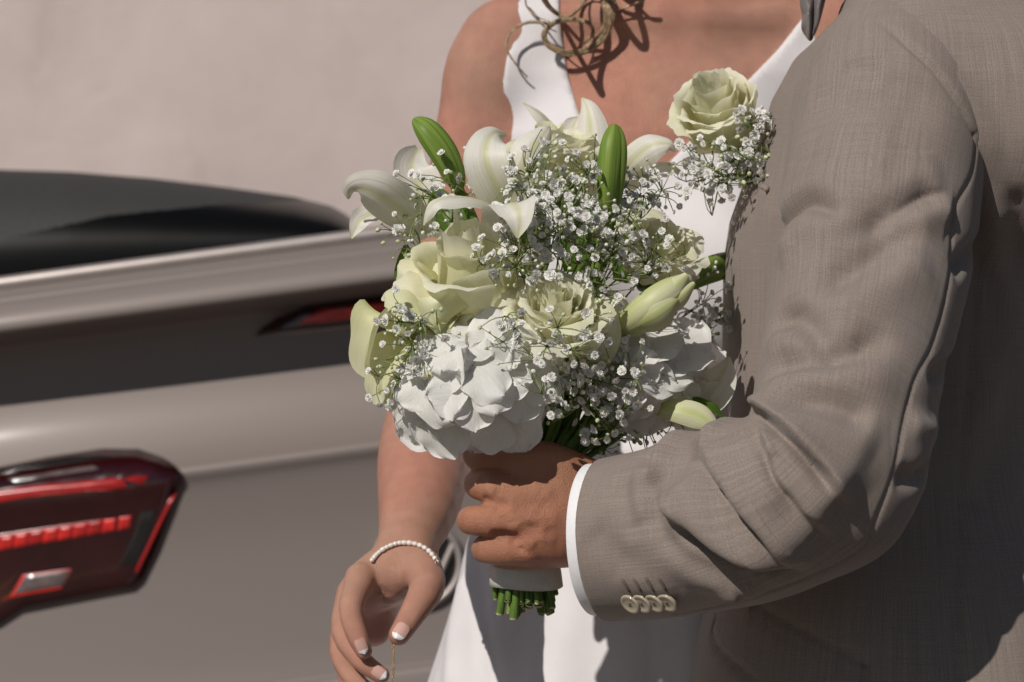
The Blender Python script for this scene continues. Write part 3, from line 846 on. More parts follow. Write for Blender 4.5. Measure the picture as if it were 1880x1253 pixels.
V, F, N = isosurf(jacket_f, (.08, 1.8, .66), (.62, 2.4, 1.52), .0046, slack=1.7)
cj = Caster(V, F)
J_FOLDS = [([(1632, -20), (1618, 12), (1603, 40)], -.002, .0024, 'c'),
    ([(1640, 40), (1700, 85), (1760, 150), (1810, 230), (1838, 310)], .0028, .006, 'g'),  # seams, pocket, drape
    ([(1797, 470), (1783, 640), (1772, 780), (1762, 980), (1756, 1165), (1768, 1300)], -0.0030, .0028, 'c'),
    ([(1384, 1113), (1480, 1166), (1587, 1221)], -0.0042, .0035, 'c'), ([(1380, 1124), (1476, 1176), (1584, 1230)], .0016, .004, 'c'),
    ([(1378, 1132), (1474, 1184), (1582, 1239)], -0.0030, .0026, 'c'),
    ([(1587, 1221), (1590, 1260)], -0.0034, .003, 'c'), ([(1316, 1130), (1309, 1165), (1323, 1198), (1388, 1256)], -0.0034, .0028, 'c'),
    ([(1358, 402), (1386, 397), (1390, 350)], -.0012, .002, 'c'),
    ([(1840, 330), (1838, 420), (1848, 520), (1880, 640)], .008, .014, 'g'), ([(1862, 330), (1862, 430), (1870, 520)], -.008, .012, 'g'),
    ([(1880, 560), (1830, 680), (1800, 800)], .005, .016, 'g'), ([(1880, 700), (1820, 860), (1790, 960)], -.005, .016, 'g'),
    ([(1756, 1165), (1765, 1180), (1772, 1200)], -.002, .003, 'g')]
V = V + N * folds(V, N, cj, J_FOLDS)[:, None]
N = vnormals(V, F)
V = V + N * (0.0012 * np.sin(V[:, 2] * 40 + 3 * np.sin(V[:, 0] * 20)))[:, None]
ang = np.arctan2(V[:, 1] - 2.09, V[:, 0] - .34)
uvj = np.stack([np.mod(ang + 3.5, 2 * np.pi) * .19, V[:, 2]], 1)
jacket = mk('jacket', V, F, M['suit'], groom, uv=uvj)
cj = Caster(V, F)

# --- near sleeve
SL = [(P(1648, 150, 1.985), .070), (P(1640, 215, 1.955), .0765), (P(1622, 330, 1.93), .0785), (P(1606, 450, 1.905), .0785), (P(1582, 580, 1.87), .0745), (P(1558, 700, 1.835), .0695), (P(1538, 785, 1.81), .0655), (P(1512, 855, 1.798), .0645),
      (P(1468, 902, 1.80), .0660), (P(1400, 936, 1.82), .0680), (P(1310, 960, 1.845), .0670), (P(1220, 978, 1.875), .0660), (P(1130, 990, 1.905), .0645), (P(1030, 1000, 1.94), .063)]
CUFF_C = P(1108, 990, 1.912); CUFF_N = nrm([-math.cos(math.radians(21)), math.sin(math.radians(21)), -.06])
SLq = spline(np.array([[*a, r] for a, r in SL]), 70)
SL_ELB = [(P(1596, 862, 1.80), .038), (P(1560, 915, 1.80), .042)]
slf = limb(SL, 4)
def sleeve_f(p):
    d = slf(p)
    d = smin(d, chain(p, SL_ELB, 0), .03)
    return smax(d, ((p - CUFF_C) @ CUFF_N).astype(np.float32), .003)
V, F, N = isosurf(sleeve_f, P(1000, 1240, 1.66) - .05, P(1900, 0, 2.12) + .05, .0020)
cs = Caster(V, F)
S_FOLDS = [
    ([(1412, 480), (1422, 430), (1450, 388), (1487, 371), (1527, 384), (1556, 410)], -0.01050, 0.00902, 'g'),
    ([(1556, 408), (1527, 382), (1487, 369), (1446, 390), (1418, 440)], 0.00600, 0.00700, 's'),
    ([(1430, 500), (1460, 435), (1505, 414), (1560, 440)], 0.00714, 0.01800, 'g'),
    ([(1560, 450), (1600, 412), (1640, 386), (1671, 370), (1703, 356), (1748, 352)], -0.01070, 0.01013, 'g'),
    ([(1745, 350), (1703, 352), (1671, 366), (1625, 394)], 0.00735, 0.00600, 's'),
    ([(1620, 440), (1680, 400), (1725, 388), (1748, 400)], 0.00765, 0.01500, 'g'),
    ([(1480, 530), (1540, 506), (1600, 474), (1655, 432), (1700, 420)], -0.01275, 0.01394, 'g'),
    ([(1500, 590), (1580, 548), (1660, 490), (1715, 470)], 0.00612, 0.02200, 'g'),
    ([(1402, 612), (1438, 582), (1475, 590), (1515, 640), (1560, 660)], -0.01125, 0.01066, 'g'),
    ([(1400, 665), (1440, 628), (1490, 640), (1540, 690)], 0.00612, 0.01600, 'g'),
    ([(1396, 690), (1455, 668), (1515, 660), (1580, 640), (1640, 600)], -0.01200, 0.01148, 'g'),
    ([(1396, 722), (1450, 704), (1520, 698), (1600, 690), (1660, 660)], 0.00612, 0.01800, 'g'),
    ([(1430, 762), (1500, 745), (1550, 755), (1600, 790)], -0.01125, 0.01148, 'g'),
    ([(1430, 800), (1500, 786), (1560, 804), (1610, 840)], 0.00612, 0.01800, 'g'),
    ([(1460, 230), (1540, 190), (1640, 180), (1740, 230)], -0.00450, 0.02460, 'g'), ([(1470, 300), (1560, 290), (1660, 300)], 0.00306, 0.03500, 'g'),
    # inner elbow: pinched, overlapping folds (each step rises on its upper right side)
    ([(1560, 945), (1530, 900), (1503, 865), (1471, 829), (1431, 789), (1400, 757), (1380, 738)], 0.02550, 0.00500, 's'),
    ([(1396, 757), (1431, 791), (1471, 832), (1503, 868), (1528, 902)], -0.01200, 0.00369, 'g'),
    ([(1536, 996), (1487, 944), (1436, 890), (1420, 851), (1411, 815), (1397, 775)], 0.01650, 0.00450, 's'),
    ([(1411, 810), (1420, 851), (1436, 890), (1480, 938)], -0.00900, 0.00328, 'g'),
    ([(1418, 800), (1424, 830), (1432, 855)], 0.00408, 0.00500, 'g'),
    ([(1430, 805), (1462, 850), (1500, 900), (1535, 940)], 0.00816, 0.00900, 'g'),
    ([(1372, 765), (1385, 830), (1412, 888), (1455, 940)], 0.00714, 0.01300, 'g'),
    ([(1500, 1036), (1445, 1014), (1398, 966), (1356, 923), (1318, 877), (1290, 830), (1283, 805)], 0.01950, 0.00620, 's'),
    ([(1290, 830), (1318, 879), (1356, 926), (1398, 970), (1445, 1018)], -0.00750, 0.00492, 'g'),
    ([(1330, 800), (1350, 860), (1392, 915), (1440, 968), (1495, 1010)], 0.00612, 0.01200, 'g'),
    ([(1500, 1046), (1412, 1034), (1337, 1014), (1281, 980), (1228, 940), (1205, 890)], 0.02100, 0.00650, 's'),
    ([(1232, 950), (1281, 988), (1337, 1022), (1412, 1042), (1480, 1048)], -0.01050, 0.00738, 'g'),
    ([(1255, 850), (1275, 910), (1315, 960), (1375, 1000), (1440, 1022)], 0.00612, 0.01400, 'g'),
    ([(1196, 848), (1193, 915), (1210, 970), (1262, 1022), (1328, 1052), (1420, 1070)], -0.00750, 0.00984, 'g'),
    ([(1208, 930), (1240, 990), (1300, 1040), (1370, 1062)], 0.00459, 0.01200, 'g'),
    ([(1215, 990), (1270, 1048), (1340, 1078), (1420, 1088)], 0.00510, 0.01400, 'g'),
    ([(1262, 800), (1235, 822), (1212, 850), (1205, 890)], 0.01122, 0.01300, 'g'), ([(1300, 792), (1288, 815), (1284, 845)], -0.01200, 0.00656, 'g'),
    ([(1345, 768), (1325, 795), (1316, 830)], 0.00816, 0.01200, 'g'), ([(1198, 825), (1192, 850), (1190, 880)], -0.00600, 0.00738, 'g'),
    ([(1140, 860), (1148, 930), (1170, 1000)], -0.00375, 0.00984, 'g'), ([(1170, 850), (1172, 910), (1185, 960)], 0.00306, 0.01000, 'g'),
    ([(1080, 960), (1120, 1010), (1190, 1060)], -0.00375, 0.01476, 'g'), ([(1130, 1040), (1180, 1075), (1250, 1090)], 0.00255, 0.01400, 'g'),
    ([(1325, 1094), (1345, 1090), (1362, 1088)], 0.00408, 0.00800, 'g'),
    # back of the upper arm and elbow
    ([(1745, 500), (1780, 470), (1802, 450)], -0.00900, 0.00820, 'g'), ([(1700, 700), (1740, 680), (1760, 670)], -0.00900, 0.00738, 'g'), ([(1665, 770), (1700, 790), (1730, 800)], 0.00510, 0.01000, 'g'),
    ([(1640, 870), (1680, 880), (1710, 860)], -0.00750, 0.00820, 'g'),
    ([(1540, 118), (1580, 125), (1625, 128)], -0.00450, 0.00984, 'g'),
    ([(1600, 28), (1660, 75), (1720, 130), (1765, 195), (1792, 250), (1818, 310)], -0.00450, 0.00328, 'g'),
    # seam down the back of the sleeve
    ([(1794, 247), (1785, 320), (1752, 392), (1746, 500), (1715, 627), (1683, 691), (1663, 759), (1641, 870), (1604, 964), (1585, 1006), (1482, 1062), (1328, 1112), (1240, 1130)], -.0020, .0022, 'c')]
V = V + N * folds(V, N, cs, S_FOLDS)[:, None]
V = relax(V, F, 1, 0.3)
nz_ = np.random.RandomState(5); wob = np.zeros(len(V))
for k in range(16):
    dv = nz_.normal(0, 1, 3) * np.array([.8, .6, 1.5]); dv = dv / np.linalg.norm(dv) * nz_.uniform(45, 130)
    wob += np.sin(V @ dv + nz_.uniform(0, 6.28)) * 28.0 / np.linalg.norm(dv)
V = V + N * (wob * .00022 * np.clip((V[:, 2] - .86) * 20, 0.4, 1))[:, None]
# cloth coordinates: round the arm and along it
best = np.full(len(V), 1e9); ix = np.zeros(len(V), int)
for i in range(len(SLq)):
    d = ((V - SLq[i, :3]) ** 2).sum(1); m = d < best; best[m] = d[m]; ix[m] = i
arc = np.concatenate([[0], np.cumsum(np.linalg.norm(np.diff(SLq[:, :3], axis=0), axis=1))])
TG = nrm(np.gradient(SLq[:, :3], axis=0)); SD = nrm(np.cross(TG, [0.25, 1.0, 0.0])); UPV = np.cross(TG, SD)
q = V - SLq[ix, :3]; along = arc[ix] + np.einsum('ij,ij->i', q, TG[ix])
th = np.arctan2(np.einsum('ij,ij->i', q, SD[ix]), np.einsum('ij,ij->i', q, -UPV[ix]))
uvs = np.stack([th * .068 + 5.0, along], 1)
sleeve = mk('sleeve', V, F, M['suit'], groom, uv=uvs)
cs = Caster(V, F)

# --- shirt cuff
a_out, a_in = CUFF_C + CUFF_N * .0125, CUFF_C - CUFF_N * .03
e1 = nrm(np.cross(CUFF_N, [0, 0, 1.0])); e2 = np.cross(CUFF_N, e1)
th = np.linspace(0, 2 * np.pi, 64, endpoint=False)
rings = []
for off, r in ((-.03, .0600), (.004, .0600), (.0095, .0600), (.0100, .0594), (.0095, .0586), (-.03, .0586)):
    rings.append(CUFF_C + CUFF_N * off + np.outer(np.cos(th) * r, e1) + np.outer(np.sin(th) * r, e2))
mk('shirt_cuff', np.concatenate(rings), gridF(6, 64, True), M['shirt'], groom)

# --- sleeve buttons with their buttonholes
def button_mesh():
    prof = [(0, .10), (.30, .10), (.45, .11), (.66, .12), (.74, .19), (.92, .21), (1.0, .10), (1.0, -.12), (.85, -.2), (0, -.2)]
    a = np.linspace(0, 2 * np.pi, 28, endpoint=False)
    Vb = np.array([[r * np.cos(x), r * np.sin(x), z] for r, z in prof for x in a])
    return mesh_np('button', Vb, gridF(len(prof), 28, True))
bm_ = button_mesh(); bm_.materials.append(M['button'])
for i, (bx_, by_) in enumerate([(1161, 1106), (1182, 1105), (1205, 1104), (1228, 1103)]):
    h, n = cs.hit(bx_, by_); n = nrm(n + np.array([-.62, -.05, .05]))
    tz = Vector(n).to_track_quat('Z', 'Y').to_matrix().to_4x4()
    o = bpy.data.objects.new('button', bm_); COL.objects.link(o); set_parent(o, sleeve)
    o.matrix_basis = Matrix.Translation(Vector(h + n * .0022)) @ Matrix.Rotation(math.radians(14), 4, (0, 0, 1)) @ tz @ Matrix.Diagonal((.0085, .0085, .0075, 1))
    sp = Soup()
    for k in (-1, 1):
        for l in (-1, 1):
            v, f = tube([np.array([k * .20, l * .20, .06]), np.array([k * .1, l * .1, .14]), np.array([-k * .05, -l * .05, .12])], .055, 5); sp.add(v, f)
    sp.build('thread', M['thread'], o).matrix_parent_inverse = Matrix.Identity(4)
    p0 = cs.line([(bx_ - 20, by_ - 43), (bx_ - 12, by_ - 31), (bx_ - 5, by_ - 18)], 10)
    n0 = np.array([0, -.0008, 0]); v, f = tube(p0 + n0, [.0004] + [.0012] * 8 + [.0004], 6)
    mk('buttonhole', v, f, M['thread'], sleeve)

# --- breast pocket edge, collar, bow tie
h0 = cj.line([(1356, 332), (1366, 331), (1379, 332), (1396, 326)], 12)
mk('pocket_edge', *tube(h0 + np.array([-.002, -.001, 0]), .0022, 8), M['suit'], jacket)
def slab(pts, thick, name, mat, parent, n=None):
    """closed plate with a pixel outline, its own depth and thickness"""
    c = np.array([P(*q) for q in pts]); k = len(c); m = c.mean(0); ax_ = np.array([0.0, thick, 0.0])
    Vs = np.concatenate([c - ax_ / 2, c + ax_ / 2, [m - ax_ * .8], [m + ax_ * .8]])
    i = np.arange(k); j = (i + 1) % k
    Fs = np.concatenate([np.stack([i, j, np.full(k, 2 * k), np.full(k, 2 * k)], 1), np.stack([j + k, i + k, np.full(k, 2 * k + 1), np.full(k, 2 * k + 1)], 1), np.stack([j, i, i + k, j + k], 1)])
    s = Soup(); s.add(Vs, Fs); return s.build(name, mat, parent)
tie = Soup()
for out, d0 in (([(1466, -70), (1468, 0), (1472, 28), (1471, 52), (1478, 66), (1487, 76), (1494, 66), (1496, 30), (1500, 0), (1506, -70)], 2.05), ([(1490, -70), (1494, 0), (1494, 40), (1492, 68), (1502, 50), (1516, 0), (1530, -70)], 2.035)):
    o_ = spline(out, 40); m_ = o_.mean(0); rows_ = []
    for sc, dz in ((.94, .010), (1.0, .004), (1.0, -.001), (.9, -.006), (.6, -.0095), (.25, -.0105), (.02, -.011)):
        q_ = m_ + (o_ - m_) * np.array([sc, sc]); rows_.append(np.array([P(x, y, d0 + dz + .003 * math.sin(x * .35)) for x, y in q_]))
    tie.add(np.concatenate(rows_), gridF(7, 40, True))
tie.build('bow_tie', M['satin'], groom)
v, f = tube(spline([(0.262, 2.03, 1.40), (0.285, 2.02, 1.43), (0.33, 2.03, 1.455), (0.40, 2.09, 1.47)], 20), .018, 12)
mk('shirt_collar', v, f, M['shirt'], groom)

# --- trousers and shoes below the picture
def trousers_f(p):
    d = rcone(p, (.31, 2.0, .80), (.31, 1.99, .10), .105, .075)
    d = smin(d, rcone(p, (.31, 2.18, .80), (.33, 2.19, .10), .105, .075), .03)
    return np.maximum(d, np.maximum(.10 - p[:, 2], p[:, 2] - .82)).astype(np.float32)
V, F, N = isosurf(trousers_f, (.12, 1.8, .08), (.52, 2.36, .84), .009)
mk('trousers', V, F, M['suit'], groom, uv=np.stack([V[:, 0] + V[:, 1], V[:, 2]], 1))
for yy in (1.99, 2.19):
    V, F, N = isosurf(lambda p: np.maximum(smin(ell(p, (.22, yy, .085), (.14, .045, .045)), ell(p, (.32, yy, .105), (.06, .045, .06)), .03), .045 - p[:, 2]).astype(np.float32), (.05, yy - .08, .03), (.42, yy + .08, .2), .006)
    mk('shoe', V, F, M['thread'], groom)
# ------------------------------------------------------------------ flower builders
def strip(ctrl, widths, nh, cup=0.3, ruffle=0.0, wave=3.0, twist=0.0, nu=11, nv=24, seed=0, px=True, keel=0.0, tipw=0.0):
    """a petal along a spline of control points; half widths in metres, nh the side it shows"""
    r = np.random.RandomState(seed)
    c = spline([P(*q) if px else np.asarray(q, float) for q in ctrl], nv)
    w = spline(np.asarray(widths, float)[:, None], nv)[:, 0].clip(0.0003)
    nhs = np.asarray(nh, float)
    nhs = np.broadcast_to(nhs, (nv, 3)) if nhs.ndim == 1 else spline(nhs, nv)
    T = nrm(np.gradient(c, axis=0)); S = nrm(np.cross(T, nhs)); Nn = np.cross(S, T)
    cu = spline(np.broadcast_to(np.asarray(cup, float), (4,) if np.ndim(cup) == 0 else (len(cup),))[:, None], nv)[:, 0]
    u = np.linspace(-1, 1, nu); v = np.linspace(0, 1, nv)
    tw = twist * v; cs_, sn = np.cos(tw)[:, None], np.sin(tw)[:, None]
    S2 = S * cs_ + Nn * sn; N2 = Nn * cs_ - S * sn
    ph = r.uniform(0, 6.28, 4)
    rf = ruffle * (np.sin(wave * 2 * np.pi * v[:, None] + ph[0] + (u[None] > 0) * ph[1]) + 0.6 * np.sin(wave * 3.7 * v[:, None] + ph[2] + (u[None] > 0) * ph[3])) * np.abs(u)[None] ** 2 * np.sin(np.pi * np.clip(v, 0, 1))[:, None] ** 0.5
    off = cu[:, None] * w[:, None] * (u[None] ** 2) + rf - keel * np.exp(-(u[None] / 0.13) ** 2) * w[:, None]
    lat = w[:, None] * u[None] * (1 - 0.12 * np.abs(cu)[:, None] * u[None] ** 2)
    V = c[:, None] + lat[..., None] * S2[:, None] + off[..., None] * N2[:, None]
    uv = np.stack(np.broadcast_arrays((u[None] + 1) / 2, v[:, None]), -1)
    return V.reshape(-1, 3), gridF(nv, nu), uv.reshape(-1, 2)

def axis_mat(A, spin=0.0):
    A = nrm(A); ref = np.array([0, 0, 1.0]) if abs(A[2]) < 0.95 else np.array([1.0, 0, 0])
    x = nrm(np.cross(ref, A)); y = np.cross(A, x)
    c, s = math.cos(spin), math.sin(spin)
    return np.stack([c * x + s * y, -s * x + c * y, A], 1)

def rose(parent, at, A, R=.040, H=.058, n=24, spin=0.0, seed=1, open_=1.0, mat='rose', outer=None, name='rose', skip=(), lipk=.62, flare=.75, drop=.30, lean=.07):
    """petals wound round an axis, each petal its own piece"""
    r = np.random.RandomState(seed); Rm = axis_mat(A, spin); C = P(*at) if len(at) == 3 else np.asarray(at)
    root = bpy.data.objects.new(name, None); COL.objects.link(root); root.empty_display_size = .02; set_parent(root, parent)
    nu, nv = 21, 20
    u = np.linspace(-1, 1, nu)[None]; v = np.linspace(0, 1, nv)[:, None]
    for i in range(n):
        if i in skip: continue
        f = i / (n - 1); phi = i * 2.39996 + r.uniform(-.25, .25)
        rm = R * (0.07 + 0.80 * f ** 0.85) * r.uniform(.90, 1.10)
        h = H * (1.0 - drop * f ** 1.4) * r.uniform(.91, 1.06)
        W = np.interp(f, [0, .2, .5, 1], [2.0, 1.55, 1.15, 0.88]) * r.uniform(.92, 1.1)
        top = np.interp(f, [0, .25, .6, 1], [.55, .92, 1 + .12 * flare, 1 + .28 * open_ * flare])
        lip = R * np.interp(f, [0, .2, .5, 1], [.0, .08, .20, .34]) * r.uniform(.6, 1.5) * lipk
        q1, q2 = r.uniform(0, 6), r.uniform(0, 6)
        t = v * (1 + .012 * np.sin(11 * u + q1) + .008 * np.sin(23 * u + q2) - 0.20 * np.abs(u) ** 3.0 * (0.6 + 0.4 * f) + 0.035 * np.exp(-(u / .22) ** 2) * f)
        rb = R * 0.05 + rm * 0.25
        bell = np.sin(np.clip(t / 0.5, 0, 1) * np.pi / 2)
        rr = rb + (rm - rb) * bell
        up = np.clip((t - 0.45) / 0.55, 0, 1)
        rr = rr + rm * (top - 1) * up ** 1.5
        z = h * (t ** 0.92)
        lp = np.clip((t - 0.78) / 0.22, 0, 1.2)
        lw = 1 + 0.5 * np.sin(u * 2.2 + r.uniform(0, 6)) * 0.8
        rr = rr + lip * lw * lp ** 1.8; z = z - lip * 0.75 * lw * lp ** 2.4
        ed = np.clip((np.abs(u) - 0.62) / 0.38, 0, 1) ** 2
        rr = rr + ed * lip * 0.55 * bell
        k1, k2, p1, p2 = r.uniform(3, 5), r.uniform(6, 9), r.uniform(0, 6), r.uniform(0, 6)
        rr = rr + R * (0.040 * np.sin(k1 * u + p1) + 0.018 * np.sin(k2 * u + p2) + .012 * np.sin(2.3 * k2 * u + p1)) * t ** 3 * (0.3 + f)
        z = z + R * 0.035 * np.sin(k2 * u + p1) * t ** 5 * (0.4 + f)
        rr = rr * (1 + 0.10 * u)
        w = W * (0.55 + 0.45 * np.sin(np.clip(t * 1.25, 0, 1) * np.pi / 2))
        an = phi + u * w
        L = np.stack(np.broadcast_arrays(rr * np.cos(an), rr * np.sin(an), z), -1).reshape(-1, 3)
        ta, tb = r.normal(0, lean, 2)           # each petal leans its own way
        L = L @ np.array([[1, 0, -ta], [0, 1, -tb], [ta, tb, 1]]).T - [0, 0, H * .72]
        uv = np.stack(np.broadcast_arrays((u + 1) / 2, v), -1).reshape(-1, 2)
        mt = M[mat] if not (outer and f > 0.72) else M[outer]
        o = mk('petal', C + L @ Rm.T, gridF(nv, nu), mt, root, uv=uv)
    # green hip under the petals
    v_, f_ = tube(C + np.array([[0, 0, -H * .95], [0, 0, -H * .82], [0, 0, -H * .70]]) @ Rm.T, [R * .1, R * .24, R * .2], 10)
    mk('hip', v_, f_, M['stem'], root)
    return root

def bud(parent, ctrl, radii, mat='bud', name='lily_bud', nv=30, nu=48, groove=.17):
    c = spline([P(*q) for q in ctrl], nv); w = spline(np.asarray(radii, float)[:, None], nv)[:, 0].clip(.0004)
    T = nrm(np.gradient(c, axis=0)); S = nrm(np.cross(T, [0.2, -1, .1])); B = np.cross(T, S)
    a = np.linspace(0, 2 * np.pi, nu, endpoint=False)
    rr = 1 + groove * (np.abs(np.cos(1.5 * a + .4)) - .75) - groove * 1.2 * np.exp(-(((a - 1.6 + np.pi) % (2 * np.pi) - np.pi) / .10) ** 2) - groove * 1.2 * np.exp(-(((a - 3.6 + np.pi) % (2 * np.pi) - np.pi) / .10) ** 2) - groove * np.exp(-(((a - 5.3 + np.pi) % (2 * np.pi) - np.pi) / .1) ** 2)
    V = c[:, None] + (w[:, None] * rr[None])[..., None] * (np.cos(a)[None, :, None] * S[:, None] + np.sin(a)[None, :, None] * B[:, None])
    uv = np.stack(np.broadcast_arrays((a / (2 * np.pi))[None], np.linspace(0, 1, nv)[:, None]), -1).reshape(-1, 2)
    return mk(name, V.reshape(-1, 3), gridF(nv, nu, True), M[mat], parent, uv=uv)

# hydrangea petals: a few shared shapes
def hyd_shapes():
    out = []
    for k in range(7):
        r = np.random.RandomState(50 + k); nu, nv = 13, 13
        u = np.linspace(-1, 1, nu)[None]; v = np.linspace(0, 1, nv)[:, None]
        w = 0.60 * np.sqrt(np.clip(1 - (2 * (0.02 + 0.98 * v) ** 0.78 - 1) ** 2, 0.004, 1)) ** 0.9
        w = w * (1 + 0.05 * np.sin(v * 9 + k))
        x = w * u; y = v * (1 - 0.06 * np.abs(u) ** 2) + 0.02 * np.sin(u * 7 + k) * v ** 4
        z = r.uniform(.10, .40) * v ** 1.6 - r.uniform(.05, .35) * v ** 3.5 + r.uniform(-.10, .28) * u ** 2 * v + 0.035 * np.sin(u * 4 + v * 5 + r.uniform(0, 6)) * v
        z = z + 0.055 * np.sin(9 * u + r.uniform(0, 6)) * v ** 3 * np.abs(u) + .03 * np.sin(13 * v + r.uniform(0, 6)) * np.abs(u) ** 3 + r.uniform(-.10, .10) * u * v
        z = z - 0.03 * np.exp(-(u / .1) ** 2) * v * (1 - v) * 2
        V = np.stack(np.broadcast_arrays(x, y, z), -1).reshape(-1, 3)
        uv = np.stack(np.broadcast_arrays((u + 1) / 2, v), -1).reshape(-1, 2)
        me = mesh_np('petal', V, gridF(nv, nu), uv); me.materials.append(M['hyd']); out.append(me)
    return out
HYD = hyd_shapes()
eye_me = None
def hydrangea(parent, centre, florets, seed, size=.0345):
    global eye_me
    r = np.random.RandomState(seed); C = P(*centre)
    root = bpy.data.objects.new('hydrangea', None); COL.objects.link(root); root.empty_display_size = .02; set_parent(root, parent)
    for (x, y, d, *nrmv) in florets:
        q = P(x, y, d); A = nrm(q - C) if not nrmv else nrm(nrmv[0])
        A = nrm(A + r.normal(0, .12, 3)); Rm = axis_mat(A, r.uniform(0, 6.28)); sz = size * r.uniform(.85, 1.12)
        for k in range(4):
            a = k * np.pi / 2 + r.uniform(-.12, .12); tilt = r.uniform(-.10, .34)
            ca, sa = math.cos(a), math.sin(a); ct, st_ = math.cos(tilt), math.sin(tilt)
            lx = np.array([-sa, ca, 0]); ly = np.array([ca * ct, sa * ct, st_]); lz = np.cross(lx, ly)
            W = Rm @ np.stack([lx, ly, lz], 1) * sz * r.uniform(.88, 1.12)
            m = Matrix.Identity(4)
            for i in range(3):
                for j in range(3): m[i][j] = W[i, j]
            o_ = q + Rm @ np.array([ca, sa, 0]) * .0012 + A * (.0008 * (k % 2))
            m.translation = Vector(o_)
            o = bpy.data.objects.new('petal', HYD[r.randint(len(HYD))]); COL.objects.link(o); o.parent = root; o.matrix_basis = m
            o.matrix_parent_inverse = Matrix.Identity(4)
        v, f = tube([q - A * .001, q + A * .0012, q + A * .0022], [.0019, .0019, .0006], 8); mk('floret_eye', v, f, M['eye'], root)
        v, f = tube(spline([C + (q - C) * .1, C + (q - C) * .6 - A * .004, q], 6), .0009, 5); mk('stalk', v, f, M['twig'], root)
    return root

# gypsophila: double florets on forking twigs
def floret_shapes():
    out = []
    for k in range(4):
        r = np.random.RandomState(90 + k); s = Soup()
        for (n, R, tilt) in ((8, 1.0, .12), (8, .86, .48), (7, .66, .85), (5, .42, 1.2)):
            ph = r.uniform(0, 6.28)
            for i in range(n):
                a = ph + i * 2 * np.pi / n + r.uniform(-.12, .12); t = tilt + r.uniform(-.15, .2); L = R * r.uniform(.85, 1.1)
                d = np.array([math.cos(a) * math.cos(t), math.sin(a) * math.cos(t), math.sin(t)]); sd = np.array([-math.sin(a), math.cos(a), 0]); up = np.cross(d, sd) * -1
                w = .46 * L
                V = [d * .05, d * L * .5 - sd * w * .8 + up * .06, d * L * .5 + up * -.02, d * L * .5 + sd * w * .8 + up * .06, d * L - sd * w * .75 - up * .05, d * L * .93 + up * .05, d * L + sd * w * .75 - up * .05]
                s.add(np.array(V), np.array([[0, 1, 2, 2], [0, 2, 3, 3], [1, 4, 5, 2], [2, 5, 6, 3]]))
        V = np.concatenate(s.V); F = np.concatenate(s.F)
        me = bpy.data.meshes.new('floret'); me.from_pydata(V.tolist(), [], [tuple(dict.fromkeys(f)) for f in F.tolist()])
        me.update(); me.materials.append(M['gyp']); out.append(me); FLOV.append((V, F))
    return out
FLOV = []
FLO = floret_shapes()
FLORET_COUNT = [0]
a_ = np.linspace(0, np.pi, 5); b_ = np.linspace(0, 2 * np.pi, 6, endpoint=False)
BALL = np.array([[np.sin(x) * np.cos(y), np.sin(x) * np.sin(y), np.cos(x)] for x in a_ for y in b_]); BALLF = gridF(5, 6, True)

def spray(parent, root_at, hub, spread, n, seed, nb=None, size=.0042, face=(0, -1, .5), rough=True):
    """one forking spray: a stalk from root_at to hub, n florets and nb buds about the hub"""
    r = np.random.RandomState(seed); H = P(*hub); R0 = P(*root_at); face = nrm(face)
    e = bpy.data.objects.new('gypsophila_spray', None); COL.objects.link(e); e.empty_display_size = .02; set_parent(e, parent)
    tw = Soup(); buds = Soup(); small = Soup(); nb = int(n * 0.9) if nb is None else nb
    start = H - face * spread * 0.9 + (R0 - H) * 0.12
    st_ = spline([R0, (R0 + start) / 2 + r.normal(0, .004, 3), start], 8); v, f = tube(st_, np.linspace(.0010, .0007, 8), 5); tw.add(v, f)
    nodes = []
    for k in range(max(3, n // 3)):
        q = H - face * spread * .35 + r.normal(0, 1, 3) * spread * np.array([.42, .30, .42])
        mid = (start * .55 + q * .45) + r.normal(0, .0025, 3)
        v, f = tube(spline([start, mid, q], 7), np.linspace(.0007, .00050, 7), 4); tw.add(v, f); nodes.append((q, nrm(q - mid)))
    for k in range(n + nb):
        isb = k >= n
        d = r.normal(0, 1, 3) * np.array([.62, .34, .62]); 
        if np.linalg.norm(d) > 1.25: d *= 1.25 / np.linalg.norm(d)
        q = H + d * spread + face * spread * (.18 if not isb else r.uniform(-.2, .35))
        j = np.argmin([np.linalg.norm(q - a) for a, _ in nodes]) if r.uniform() < .8 else r.randint(len(nodes))
        a, dr = nodes[j]; mid = (a + q) / 2 + dr * .003 + r.normal(0, .0012, 3)
        v, f = tube(spline([a, mid, q], 6), np.linspace(.00045, .00034, 6), 4); tw.add(v, f)
        ax_ = nrm(nrm(q - mid) * .6 + face * .75 + r.normal(0, .35, 3)); Rm = axis_mat(ax_, r.uniform(0, 6.28))
        if not isb and k % 2 == 1:      # the smallest ones, too fine to pick apart
            small.add(q + (FLOV[r.randint(4)][0] * size * r.uniform(.6, .95)) @ Rm.T, FLOV[0][1])
        elif not isb:
            s = size * r.uniform(.68, 1.18)
            m = Matrix.Identity(4)
            for i in range(3):
                for jj in range(3): m[i][jj] = Rm[i, jj] * s
            m.translation = Vector(q)
            o = bpy.data.objects.new('floret', FLO[r.randint(4)]); COL.objects.link(o); o.parent = e; o.matrix_basis = m; FLORET_COUNT[0] += 1
            buds.add(q - ax_ * .0010 + BALL @ np.diag([.0017, .0017, .0017]), BALLF)
        else:
            s = r.uniform(.0011, .0021); buds.add(q + (BALL * [s, s, s * 1.25]) @ Rm.T, BALLF)
    if small.n:
        so = small.build('small_florets', M['gyp'], e, smooth=False); so['kind'] = 'stuff'
    tw.build('twig', M['twig'], e)
    b = buds.build('buds', M['gyp_bud'] if seed % 3 else M['gyp'], e); b['kind'] = 'stuff'
    return e
